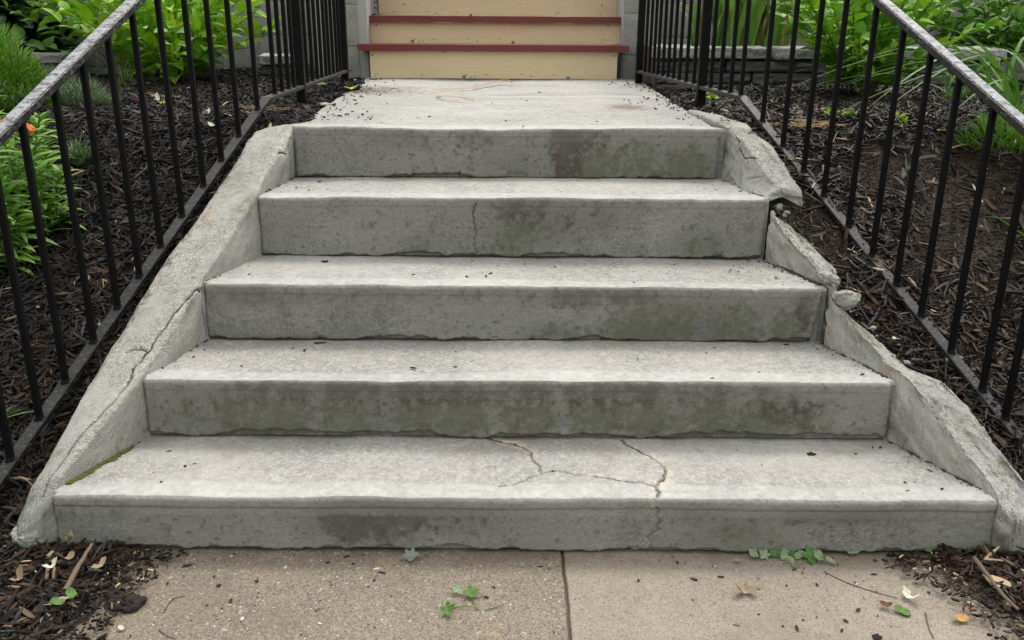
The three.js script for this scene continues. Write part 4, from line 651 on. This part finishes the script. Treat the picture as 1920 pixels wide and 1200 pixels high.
shrub('leafy_shrub', 'green shrub against the house wall behind the right bright shrub', 'shrub', V(2.15, 0.82, -5.55), { seed: 50, stems: 24, h: 0.7, spread: 0.55, L: 0.10, per: 8, geos: ovate, mats: [limeM[1], midM[1], limeM[3]], stem: greenStem, most: 120 });
shrub('leafy_shrub', 'green shrub in the far upper right corner against the house wall', 'shrub', V(3.25, 0.84, -5.5), { seed: 51, stems: 24, h: 0.75, spread: 0.6, L: 0.10, per: 8, geos: ovate, mats: [midM[0], midM[1], midM[2]], stem: greenStem, most: 120 });
shrub('leafy_shrub', 'dark green shrub at the top edge between the two upper right shrubs', 'shrub', V(2.72, 0.84, -5.3), { seed: 52, stems: 26, h: 0.62, spread: 0.42, L: 0.095, per: 9, geos: ovate, mats: [midM[0], midM[2], limeM[3]], stem: brownStem, most: 150 });
shrub('broad_leaf_plant', 'mid green large-leaved plant low in front of the upper left stone edging', 'plant', G(70, 150), { seed: 53, stems: 10, h: 0.34, spread: 0.26, L: 0.15, per: 5, geos: broad, mats: [darkM[1], midM[2], midM[0]], stem: greenStem, t0: 0.3, lift: 0.3 });
// strap-leaved clumps
function straps(name, label, cat, base, o) {
  const { seed, n, L, w, spread, up, mats, fan = 0, drop = 0.5, dir = 0, arc = 6.283 } = o, r = rng(seed), T = thing(name, label, cat, base);
  for (let k = 0; k < n; k++) {
    const az = dir + (r() - 0.5) * arc, l = L * (0.6 + 0.5 * r()), lean = up * (0.3 + r()), c = Math.cos(az), s = Math.sin(az), tw = (r() - 0.5) * 1.5, bx = (r() - 0.5) * spread, bz = (r() - 0.5) * spread * 0.6, fa = r() * 6.283, dr = drop * (0.5 + r());
    const g = gridGeo(3, 16, (i, j) => { const t = j / 15, a = i - 1, hw = w * (0.75 + 0.4 * Math.sin(t * 2.4)) * Math.pow(Math.max(0, 1 - Math.pow(t, 4)), 0.8), out = l * (lean * t + dr * t * t * t), y = l * (Math.sqrt(Math.max(0.05, 1 - lean * lean * 0.6)) * t - dr * t * t * t * 0.9), f = fa + tw * t, wx = Math.cos(f), wz = Math.sin(f); return [bx + c * out + a * hw * wx, y + (a === 0 ? -0.15 * hw : 0), bz + s * out + a * hw * wz, i / 2, t]; });
    mesh('leaf', g, mats[(r() * mats.length) | 0], T);
  }
  return T;
}
const irisM = [leafMat(0.18, 0.36, 0.05), leafMat(0.13, 0.29, 0.04), leafMat(0.28, 0.44, 0.07), leafMat(0.16, 0.33, 0.05), leafMat(0.22, 0.38, 0.06), leafMat(0.20, 0.40, 0.05), leafMat(0.24, 0.44, 0.06), leafMat(0.16, 0.36, 0.04), leafMat(0.24, 0.42, 0.06), leafMat(0.18, 0.38, 0.05), leafMat(0.42, 0.30, 0.13)], dayM = [leafMat(0.13, 0.31, 0.035), leafMat(0.19, 0.40, 0.06)];
straps('iris_clump', 'pale green strap-leaved clump beside the lime shrub at left', 'plant', G(508, 132), { seed: 61, n: 26, L: 0.42, w: 0.013, spread: 0.10, up: 0.55, mats: [irisM[0], irisM[2], irisM[2]], drop: 0.5 });
[[1365, 0.5], [1415, 0.55], [1450, 0.6], [1322, 0.42]].forEach(([px, L], i) => straps('iris_clump', ['tall iris clump above the middle of the stone wall', 'tall iris clump with a dry leaf right of the wall middle', 'iris clump at the right end of the stone wall', 'smaller iris clump nearest the post above the stone wall'][i], 'plant', V(atD(px, 90, 5.12).x, 0.99, -5.12), { seed: 62 + i, n: 24, L, w: 0.015, spread: 0.16, up: 0.22, mats: irisM, drop: 0.2 }));
straps('daylily_clump', 'arching thin-leaved daylily clump spilling over mulch at right', 'plant', G(1905, 235), { seed: 67, n: 46, L: 0.62, w: 0.007, spread: 0.16, up: 0.75, mats: dayM, drop: 0.75 });
straps('daylily_clump', 'small arching grass-leaved clump behind the daylily at right', 'plant', G(1790, 190), { seed: 68, n: 22, L: 0.4, w: 0.006, spread: 0.12, up: 0.8, mats: dayM, drop: 0.7 });
{ const T = straps('grass_blade_weed', 'single long green leaf blade lying low over the right mulch bank', 'weed', G(1935, 470), { seed: 69, n: 1, L: 0.26, w: 0.006, spread: 0.0, up: 0.9, mats: [dayM[1]], drop: 0.1, dir: Math.PI, arc: 0.05 }); T.position.y += 0.02; }
straps('grass_blade_weed', 'two green blades rising from mulch at the left frame edge', 'weed', G(-8, 800), { seed: 70, n: 3, L: 0.12, w: 0.005, spread: 0.02, up: 0.9, mats: [dayM[1]], drop: 0.2, dir: 0, arc: 0.5 });
// raised-bed soil behind the walls
mesh('raised_bed', new THREE.BoxGeometry(1.8, 0.2, 0.8).translate(1.66, 0.90, -5.42), std({ color: lin(0.03, 0.022, 0.015), roughness: 1 }), scene, 'structure');
// needle-leaved cushions: leaves far too fine to tell apart
function tuft(name, label, base, o) {
  const { seed, n, R, L, w, mats, flat = 0.7, lift = 0.9 } = o, r = rng(seed), T = thing(name, label, 'plant', base), parts = mats.map(() => []);
  for (let k = 0; k < n; k++) {
    const a = r() * 6.283, q = Math.sqrt(r()) * R, b = V(Math.cos(a) * q, R * flat * (1 - (q / R) ** 2) * (0.35 + 0.65 * r()), Math.sin(a) * q), az = a + (r() - 0.5) * 2.4, d = V(Math.cos(az) * (0.3 + q / R), lift * (0.4 + r()), Math.sin(az) * (0.3 + q / R)).normalize(), l = L * (0.6 + 0.6 * r()), s = V(-d.z, 0.2 * (r() - 0.5), d.x).normalize().multiplyScalar(w), m = b.clone().addScaledVector(d, l * 0.55), e = b.clone().addScaledVector(d, l).add(V(0, -l * 0.15 * r(), 0));
    const P = [b.clone().sub(s), b.clone().add(s), m.clone().add(s), m.clone().sub(s), e], g = new THREE.BufferGeometry(); g.setAttribute('position', new THREE.Float32BufferAttribute(P.flatMap((v) => [v.x, v.y, v.z]), 3)); g.setAttribute('uv', new THREE.Float32BufferAttribute([0.2, 0, 0.8, 0, 0.8, 0.5, 0.2, 0.5, 0.5, 1], 2)); g.setIndex([0, 1, 2, 0, 2, 3, 3, 2, 4]); parts[(r() * mats.length) | 0].push(g);
  }
  parts.forEach((gs, i) => { if (gs.length) { const g = mergeGeometries(gs); g.computeVertexNormals(); mesh('foliage', g, mats[i], T, 'stuff'); } });
  return T;
}
const pinkM = [leafMat(0.24, 0.36, 0.18), leafMat(0.32, 0.44, 0.24), leafMat(0.15, 0.26, 0.10)], fernM = [leafMat(0.24, 0.50, 0.03), leafMat(0.32, 0.58, 0.04), leafMat(0.15, 0.36, 0.03)];
tuft('cushion_plant', 'grey green spiky cushion plant behind the left handrail', G(148, 205), { seed: 81, n: 900, R: 0.115, L: 0.085, w: 0.0014, mats: pinkM, flat: 0.8 });
tuft('cushion_plant', 'grey green spiky cushion plant left of and behind the handrail line', G(95, 165), { seed: 82, n: 700, R: 0.12, L: 0.08, w: 0.0014, mats: pinkM, flat: 0.7 });
tuft('ferny_plant', 'bright green feathery plant at the left frame edge above the handrail', G(0, 205), { seed: 83, n: 5200, R: 0.21, L: 0.05, w: 0.0026, mats: fernM, flat: 1.5 });
tuft('ferny_plant', 'small feathery seedling in the mulch right of the orange flowers', G(152, 312), { seed: 84, n: 220, R: 0.035, L: 0.045, w: 0.0013, mats: [pinkM[0], fernM[2]], flat: 2.2 });
tuft('ferny_plant', 'thin wispy sprig growing up in front of the lime shrub', G(238, 168), { seed: 85, n: 160, R: 0.04, L: 0.05, w: 0.0013, mats: [fernM[0], pinkM[1]], flat: 3.2 });
tuft('ferny_plant', 'soft green feathery tuft under the right handrail', G(1885, 285), { seed: 86, n: 700, R: 0.13, L: 0.09, w: 0.002, mats: fernM, flat: 0.9 });
// narrow-leaved stems with orange flowers
{
  const spots = [[92, 452, 0.325, 'leafy narrow-leaved stem at the left frame edge with orange flowers'], [52, 440, 0.30, 'narrow-leaved green stem leaning right beside the orange-flowered stem'], [28, 520, 0.24, 'short narrow-leaved green stem lowest at the left frame edge'], [95, 350, 0.2, 'thin narrow-leaved stem left of the feathery seedling'], [-25, 400, 0.4, 'tall narrow-leaved stem cut by the left frame edge'], [20, 400, 0.30, 'narrow-leaved stem behind the orange-flowered stem'], [70, 400, 0.30, 'narrow-leaved stem standing just right of the frame-edge cluster'], [-10, 510, 0.42, 'tall stem at the very left edge in front of the orange flowers'], [48, 505, 0.30, 'bushy narrow-leaved stem low in the left cluster'], [-30, 450, 0.5, 'tallest narrow-leaved stem mostly outside the left frame edge'], [110, 430, 0.18, 'short narrow-leaved stem at the right border of the left cluster'], [5, 360, 0.34, 'narrow-leaved stem at the back of the left cluster']];
  const flM = phys({ color: lin(0.75, 0.16, 0.008), roughness: 0.6, transmission: 0.2, thickness: 0 }), r = rng(90);
  spots.forEach(([px, py, h, label], i) => {
    const b = G(px, py), T = thing('butterfly_weed', label, 'plant', b), leaves = [], lean = i === 0 ? V(-0.02, 0, 0.05) : V(0.35 * (r() - 0.3), 0, 0.3 * (r() - 0.2)), P = (t) => V(lean.x * h * t * t, h * t, lean.z * h * t * t);
    mesh('stem', tubeGeo([0, 0.33, 0.66, 1].map(P), 0.0035, 0.0018), greenStem, T);
    for (let k = 0; k < 60; k++) { const t = 0.08 + 0.92 * k / 60, az = k * 2.4 + r() * 0.4, d = V(Math.cos(az), 0.25 + 0.7 * t, Math.sin(az)), s = 0.105 * (0.7 + 0.5 * r()) * (1 - 0.35 * t); leaves.push({ g: lance[(r() * 3) | 0], m: fernM[(r() * 3) | 0], p: P(t), q: orient(d, (r() - 0.5) * 0.5), s, rank: s }); }
    finishLeaves(T, leaves);
    if (i === 0 || i === 7) { const gs = []; for (let k = 0; k < 46; k++) { const g = new THREE.SphereGeometry(0.0042, 6, 4); g.scale(1, 1.5, 1); const a = r() * 6.283, q = Math.sqrt(r()) * 0.026; g.translate(lean.x * h + Math.cos(a) * q, h + 0.008 + 0.012 * r() - q * q * 8, lean.z * h + Math.sin(a) * q); gs.push(g); } mesh('flower', mergeGeometries(gs), flM, T); }
  });
}
// small weeds
[[1332, 196, 'tiny leafy weed at the foot of the right railing post'], [1292, 176, 'tiny weed left of the right railing post'], [1556, 222, 'tiny two-leaved seedling in mulch between right balusters'], [1588, 224, 'tiny seedling beside the two-leaved seedling on the right'], [1685, 235, 'small upright leaf seedling in mulch right of the seedlings'], [1240, 158, 'dry grass weed at the end of the right railing']].forEach(([px, py, label], i) => shrub('weed', label, 'weed', G(px, py), { seed: 95 + i, stems: 4, h: i === 0 ? 0.07 : 0.04, spread: 0.025, L: 0.03, per: 3, geos: ovate, mats: [fernM[1], limeM[2]], stem: greenStem, sr: 0.0012, wy: 0.005 }));

function straw(px, py, R, n, label, seed) { const r = rng(seed), b = G(px, py), T = mesh('straw_patch', mergeGeometries(Array.from({ length: n }, () => { const a = r() * 6.283, q = R * Math.sqrt(r()), az = r() * 6.283, l = 0.02 + 0.05 * r(), p = V(Math.cos(a) * q, 0.012 + 0.02 * r() * (1 - q / R), Math.sin(a) * q * 0.7), d = V(Math.cos(az) * l, 0.008 * (r() - 0.4), Math.sin(az) * l); return tubeGeo([p, p.clone().addScaledVector(d, 0.5).add(V(0, 0.006 * r(), 0)), p.clone().add(d)], 0.0009, 0.0005, 3, 3); })), stemMat(0.36, 0.24, 0.12), scene, 'stuff'); T.position.copy(b); tag(T, label, 'straw'); }
straw(270, 190, 0.17, 170, 'pale wilted straw heap in the mulch behind the left balusters', 201);
straw(470, 212, 0.13, 130, 'brown straw litter beside the knee of the left railing', 202);
straw(1515, 243, 0.10, 150, 'golden straw patch in the mulch between the right balusters', 203);
straw(1240, 150, 0.07, 40, 'dry straw at the house end of the right railing', 204);

// ---------------------------------------------------------------- fallen leaves, twigs, crumbs
function fanLeaf(outline, size, cup, seed, n = 40, rings = 4) { const P = [0, 0, 0], U = [0.5, 0.5], I = []; for (let k = 1; k <= rings; k++) for (let i = 0; i < n; i++) { const a = i / n * 6.283, R = outline(a) * k / rings, x = Math.cos(a) * R, z = Math.sin(a) * R; P.push(x * size, size * (cup * R * R + 0.10 * Math.sin(3 * a + seed) * R * R + 0.05 * Math.cos(5 * a + seed * 2) * R), z * size); U.push(0.5 + x * 0.4, 0.5 + z * 0.4); const b = 1 + (k - 1) * n, j = (i + 1) % n; if (k === 1) I.push(0, b + j, b + i); else I.push(b - n + i, b + j, b + i, b - n + i, b - n + j, b + j); } const g = new THREE.BufferGeometry(); g.setAttribute('position', new THREE.Float32BufferAttribute(P, 3)); g.setAttribute('uv', new THREE.Float32BufferAttribute(U, 2)); g.setIndex(I); g.computeVertexNormals(); return g; }
const maple = (a) => 0.42 + 0.30 * Math.pow(Math.abs(Math.cos(a * 2.5)), 1.5) + 0.05 * Math.cos(a * 15) + 0.15 * Math.cos(a), curl = (a) => 0.5 + 0.2 * Math.cos(2 * a) + 0.14 * Math.cos(3 * a + 1) + 0.06 * Math.cos(9 * a), oval = (a) => 0.32 + 0.24 * Math.pow(Math.abs(Math.cos(a)), 2) + 0.02 * Math.cos(14 * a);
const fG = leafMat(0.10, 0.20, 0.05, { tr: 0.1 }), fP = leafMat(0.27, 0.33, 0.22, { tr: 0.1 }), fT = leafMat(0.34, 0.255, 0.17, { tr: 0.1, rough: 0.8 }), fW = leafMat(0.72, 0.66, 0.58, { tr: 0.1, rough: 0.8 }), fGr = leafMat(0.24, 0.25, 0.22, { tr: 0.05, rough: 0.8 }), fB2 = leafMat(0.16, 0.085, 0.04, { tr: 0.05, rough: 0.8 }), fY = leafMat(0.42, 0.50, 0.06, { tr: 0.1 });
function fallen(px, py, label, out, size, m, o = {}) { const y = o.y ?? 0, p = atY(px, py, y), T = mesh('fallen_leaf', fanLeaf(out, size, o.cup ?? 0.5, px), m); T.position.copy(p); T.position.y += o.dy ?? 0.006; T.rotation.set(o.tx ?? 0.1, o.ry ?? px * 0.7, o.tz ?? 0.1); tag(T, label, 'leaf'); return T; }
fallen(1396, 1114, 'curled dry tan leaf lying on the right walk slab', curl, 0.034, fT, { cup: 1.1 });
fallen(1704, 1124, 'crumpled whitish dry leaf at right on the walk', curl, 0.026, fW, { cup: 1.0 });
fallen(1691, 1149, 'fresh green leaf lying flat on the right of the walk', oval, 0.030, fG, { cup: 0.15 });
fallen(770, 1048, 'grey leaf lying against the foot of the lowest step', maple, 0.026, fGr, { cup: 0.4, tx: 0.5, dy: 0.012 });
fallen(1030, 1066, 'tiny pale green leaf scrap on the walk near the joint', oval, 0.010, fP);
fallen(1660, 1140, 'thin dark curled leaf scrap left of the fresh green leaf', oval, 0.022, fB2, { cup: 1.2 });
fallen(1598, 1041, 'pale green leaf lying alone right of the fallen sprig', oval, 0.026, fP, { cup: 0.3, dy: 0.01 });
fallen(1382, 1055, 'small pale leaf scrap left of the fallen sprig', oval, 0.014, fP);
fallen(112, 1145, 'green leaf fallen on the mulch at lower left', oval, 0.026, fG, { y: 0.04, dy: 0.02 });
fallen(138, 1134, 'second green leaf fallen on the mulch at lower left, to the right of the other', oval, 0.026, fG, { y: 0.04, dy: 0.025 });
fallen(1738, 1047, 'small green leaf at the foot of the right mulch heap', oval, 0.018, fG, { dy: 0.02 });
fallen(100, 1078, 'white crumpled petal on the mulch at lower left', curl, 0.020, fW, { y: 0.03, dy: 0.02, cup: 1.2 });
fallen(133, 1026, 'pale tan curled leaf on the mulch under the left end of the bottom step', curl, 0.019, fT, { y: 0.03, dy: 0.018, cup: 1.6 });
fallen(132, 1060, 'long tan curled leaf on the mulch below the pale tan one', oval, 0.024, fT, { y: 0.03, dy: 0.015, cup: 1.6 });
fallen(38, 1098, 'tan leaf scrap lying on the mulch at the left edge', curl, 0.023, fT, { y: 0.03, dy: 0.015, cup: 1.4 });
fallen(265, 1090, 'small white petal on the walk edge at lower left', oval, 0.013, fW);
fallen(228, 1182, 'small white petal at the bottom frame edge on the left', oval, 0.013, fW);
fallen(190, 1075, 'pale crumpled leaf on the mulch beside the twig', curl, 0.022, fT, { y: 0.03, dy: 0.02 });
fallen(1800, 1165, 'long orange tan leaf at the edge of the right mulch heap', oval, 0.030, leafMat(0.5, 0.28, 0.10, { tr: 0.1 }), { cup: 0.6 });
fallen(1866, 1110, 'white petal on the right mulch heap', oval, 0.013, fW, { y: 0.02, dy: 0.015 });
fallen(1677, 642, 'small white petal on the right bank', curl, 0.013, fW, { y: EYE - 0.76, dy: 0.01 });
[[200, 198, fY, 'yellowish petal nearest the left in the wilted heap', 0.024], [215, 196, fT, 'tan wilted petal in the heap left of the pink petal'], [262, 201, leafMat(0.4, 0.06, 0.28), 'pink wilted petal on the mulch behind the left balusters'], [297, 198, fW, 'cream wilted petal right of the pink petal'], [305, 205, fY, 'pale yellow wilted petal at the right of the wilted heap'], [388, 226, fW, 'pale leaf bit in the mulch near the left railing knee'], [402, 250, fW, 'whitish flake on mulch below the left railing knee'], [1902, 283, fW, 'white flower scrap at the right edge beneath the handrail']].forEach(([px, py, m, label, s]) => { const p = G(px, py), T = mesh('petal', fanLeaf(curl, s ?? 0.028, 1.0, px), m); T.position.copy(p); T.position.y += 0.022; T.rotation.set(0.3, px, 0.2); tag(T, label, 'petal'); });
fallen(660, 172, 'yellow green curled leaf on the left edge of the landing', oval, 0.06, fY, { y: LAND_Y, cup: 0.9, dy: 0.012, ry: 0.3 });
fallen(606, 166, 'light green leaf on the mulch left of the landing', oval, 0.075, leafMat(0.25, 0.42, 0.08), { y: LAND_Y, cup: 0.5, dy: 0.02, ry: -0.4 });
// sprigs
function sprig(px, py, label, items, stems, y = 0) { const b = atY(px, py, y), T = thing('fallen_sprig', label, 'sprig', b); const rel = (q, dy = 0.004) => atY(q[0], q[1], y).sub(b).add(V(0, dy, 0)); mesh('twig', mergeGeometries(stems.map((s) => tubeGeo(s.map((q, i) => rel(q, 0.003 + 0.004 * Math.sin(i * 2))), 0.0013, 0.0008, 8))), greenStem, T); items.forEach(([x, yy, out, size, m, tx, tz], i) => { const l = mesh('leaf', fanLeaf(out, size, 0.4, x), m, T); l.position.copy(rel([x, yy], 0.010)); l.rotation.set(tx ?? 0.2, x * 0.9, tz ?? -0.1); }); }
sprig(890, 1128, 'green leafy sprig lying on the left walk slab', [[858, 1114, curl, 0.021, fP], [880, 1120, maple, 0.023, fG], [838, 1152, maple, 0.024, fG, 0.3, 0.3]], [[[848, 1142], [880, 1142], [897, 1146]], [[883, 1124], [892, 1138], [897, 1146], [915, 1144], [946, 1138]], [[890, 1124], [915, 1121]]]);
sprig(1490, 1060, 'wilted green maple sprig against the foot of the lowest step', [[1412, 1045, oval, 0.028, fP, 0.3], [1434, 1048, maple, 0.018, fP, 0.7], [1452, 1044, oval, 0.026, fG, 0.9], [1472, 1050, curl, 0.026, fP, 1.0], [1482, 1040, oval, 0.030, fG, 1.2], [1498, 1047, oval, 0.022, fP, 1.0], [1520, 1046, maple, 0.032, fG, 0.9, 0.3], [1534, 1050, oval, 0.030, fP, 0.6, 0.4], [1556, 1058, oval, 0.019, fP]], [[[1492, 1068], [1480, 1062], [1466, 1056]], [[1492, 1068], [1510, 1056], [1525, 1050]], [[1492, 1068], [1494, 1058], [1496, 1048]], [[1440, 1044], [1470, 1050], [1492, 1068]]]);
// dry strap leaves on the landing
function ribbon(pts, label, w, m) { const P = pts.map(([x, y, dy]) => atY(x, y, LAND_Y).add(V(0, dy ?? 0.004, 0))), c = new THREE.CatmullRomCurve3(P), g = gridGeo(3, 40, (i, j) => { const t = j / 39, p = c.getPointAt(t), d = c.getTangentAt(t), s = V(-d.z, 0, d.x).normalize(), hw = w * (0.25 + 0.75 * Math.sin(Math.PI * Math.min(1, t * 0.9 + 0.1))) * (i - 1); return [p.x + s.x * hw, p.y + (i === 1 ? 0.0015 : 0), p.z + s.z * hw, i / 2, t]; }); tag(mesh('dry_leaf_blade', g, m), label, 'leaf'); }
ribbon([[815, 170], [850, 168], [880, 167], [910, 163, 0.012], [930, 160, 0.02], [949, 157, 0.024], [962, 161, 0.012]], 'long orange brown dry leaf blade on the landing near the porch steps', 0.008, leafMat(0.42, 0.18, 0.06, { tr: 0.1, rough: 0.7 }));
ribbon([[900, 190], [880, 191], [850, 189, 0.008], [828, 185, 0.012], [822, 180, 0.012], [836, 177, 0.01], [860, 179, 0.006], [890, 188]], 'looped yellow tan dry leaf blade in the middle of the landing', 0.006, leafMat(0.58, 0.40, 0.17, { tr: 0.1, rough: 0.7 }));
// twigs
const barkM = stemMat(0.12, 0.085, 0.06), paleTwig = stemMat(0.30, 0.21, 0.12), darkTwig = stemMat(0.03, 0.022, 0.017);
function twig(pts, label, r, m, y = 0) { const P = pts.map((q) => q.length > 2 || y === 'g' ? G(q[0], q[1]).add(V(0, q[2] ?? 0.02, 0)) : atY(q[0], q[1], y).add(V(0, r, 0))), g = tubeGeo(P, r, r * 0.6, 14, 7), p = g.attributes.position; for (let i = 0; i < p.count; i++) p.setY(i, p.getY(i) + r * 0.5 * S(fB, p.getX(i) * 3, p.getZ(i) * 3)); g.computeVertexNormals(); tag(mesh('twig', g, m), label, 'twig'); }
twig([[128, 1138, 0.035], [150, 1100, 0.04], [178, 1056, 0.045]], 'thick brown stick lying on the mulch at lower left', 0.0058, barkM);
twig([[1822, 1070, 0.03], [1850, 1110, 0.03], [1875, 1140, 0.025], [1905, 1164, 0.02]], 'long brown stick lying on the right mulch heap', 0.005, barkM);
twig([[1838, 1078, 0.035], [1875, 1074, 0.03]], 'short pale stick across the long brown stick on the right', 0.003, paleTwig);
twig([[1660, 1066], [1690, 1060], [1712, 1070]], 'thin curved dark twig left of the right mulch heap', 0.0012, darkTwig);
twig([[1545, 1072], [1580, 1090], [1630, 1108], [1682, 1122]], 'long thin brown twig on the walk below the fallen sprig', 0.0013, barkM);
twig([[1735, 1150], [1742, 1180], [1750, 1198]], 'brown twig near the bottom right of the walk', 0.0018, barkM);
twig([[306, 1150], [325, 1124], [348, 1118]], 'thin curved dark twig on the left walk slab', 0.0011, darkTwig);
twig([[298, 1182], [316, 1194], [330, 1199]], 'short curved twig at the bottom edge of the left walk slab', 0.0014, barkM);
twig([[15, 920, 0.03], [50, 925, 0.03], [75, 945, 0.03]], 'thin wiry twig on mulch beside the left wall end', 0.0014, paleTwig);
[[[160, 560], [165, 585], [170, 598]], [[195, 540], [197, 556]], [[170, 457], [210, 482]]].forEach((P, i) => twig(P.map((q) => [...q, 0.022]), ['pale thin stem standing in the left mulch bank', 'short pale stem in the left mulch bank near the rail', 'pale straight twig on the left mulch bank above the others'][i], 0.0014, paleTwig));
[[[1605, 250], [1630, 272]], [[1560, 282], [1568, 262]], [[1775, 296], [1810, 282]], [[1720, 470], [1750, 478]]].forEach((P, i) => twig(P.map((q) => [...q, 0.022]), ['pale thin straw in mulch below the right shrub', 'short pale straw leaning in the right mulch', 'broad grey bark sliver in the right mulch near the daylily', 'buff bark sliver on the right bank'][i], i === 2 ? 0.004 : 0.0014, paleTwig));
twig([[589, 645], [612, 643]].map((q) => q), 'short dark twig at the back of the second tread', 0.0025, darkTwig, STEP_Y[2]);
// crumbs of bark and soil scattered on the concrete
{
  const r = rng(131), spots = [];
  for (let k = 0; k < 5; k++) { const D0 = STEP_D[k], D1 = k === 4 ? 5.2 : STEP_D[k + 1]; for (let i = 0; i < (k === 4 ? 150 : 60); i++) { const D = lerp(D0 + 0.02, D1 - 0.01, r()); const side = r() < 0.5 ? -1 : 1, e = k === 4 ? landX(side, D) : cheekX(side, D); spots.push([e * (r() < 0.45 ? 1 - 0.25 * r() * r() : r() * 0.96), STEP_Y[k + 1], D]); } }
  for (let i = 0; i < 220; i++) { const D = lerp(1.15, 1.69, 1 - r() * r()); spots.push([lerp(-0.85, 1.0, r() < 0.6 ? (r() < 0.5 ? r() * r() * 0.5 : 1 - r() * r() * 0.5) : r()), 0.001, D]); }
  const im = new THREE.InstancedMesh(new THREE.DodecahedronGeometry(1, 0), std({ color: 0xffffff, roughness: 0.95 }), spots.length), m = new THREE.Matrix4(), c = new THREE.Color();
  spots.forEach(([x, y, D], i) => { const s = 0.0012 + 0.0028 * Math.pow(r(), 3), q = new THREE.Quaternion().setFromEuler(new THREE.Euler(0, r() * 6, (r() - 0.5) * 0.3)); m.compose(V(x, y + s * 0.4, -D), q, V(s * (1 + 2 * r()), s * 0.6, s)); im.setMatrixAt(i, m); const k = r(); if (k < 0.75) c.setRGB(0.025, 0.018, 0.013); else if (k < 0.9) c.setRGB(0.14, 0.09, 0.05); else c.setRGB(0.45, 0.42, 0.38); im.setColorAt(i, c); });
  im.name = 'crumbs'; im.userData.kind = 'stuff'; im.castShadow = im.receiveShadow = true; scene.add(im); tag(im, 'dark crumbs of bark and soil scattered over the steps and walk', 'debris');
}
function clump(px, py, y, R, label, m) { const r = rng(px), gs = []; for (let i = 0; i < 26; i++) { const g = stoneGeo(i * 0.13, R * (0.15 + 0.3 * r()), R * (0.12 + 0.2 * r()), R * (0.15 + 0.25 * r())); const a = r() * 6.283, q = R * Math.sqrt(r()) * 0.9; g.translate(Math.cos(a) * q, R * 0.15 * r() + R * 0.1, Math.sin(a) * q * 0.7); gs.push(g); } const M = mesh('soil_clump', mergeGeometries(gs), m); M.position.copy(atY(px, py, y)); tag(M, label, 'soil clump'); }
const peat = std({ color: lin(0.017, 0.0125, 0.010), roughness: 1 });
clump(1521, 853, STEP_Y[1], 0.011, 'dark soil clump on the lowest tread at right', peat);
clump(238, 1136, 0, 0.034, 'black crumbly peat lump at the edge of the lower left mulch', peat);
clump(610, 492, STEP_Y[3], 0.012, 'small dark clump at the back left of the third tread', peat);
clump(1645, 1196, 0, 0.010, 'dark clump at the bottom edge of the right walk slab', peat);
// moss in the joint at the left end of the lowest tread
{
  const r = rng(141), gs = []; for (let i = 0; i < 900; i++) { const D = lerp(1.745, 1.935, r()), den = S(fB, D * 4.1, 0.2), s = 0.0018 + 0.0032 * r(); if (r() > 0.55 + 0.8 * den) continue; const g = new THREE.IcosahedronGeometry(s, 1); g.scale(1.2, 0.9, 1); g.translate(cheekX(-1, D) - 0.001 + 0.012 * r() * r() * (0.9 + 0.9 * den), STEP_Y[1] + 0.0005 + 0.005 * r() * r(), -D + 0.006 * r()); gs.push(g); }
  const m = mesh('moss', mergeGeometries(gs), std({ color: lin(0.062, 0.072, 0.012), roughness: 1 }), scene, 'stuff'); tag(m, 'green moss strip in the joint at the left of the lowest tread', 'moss');
}
renderer.render(scene, camera);
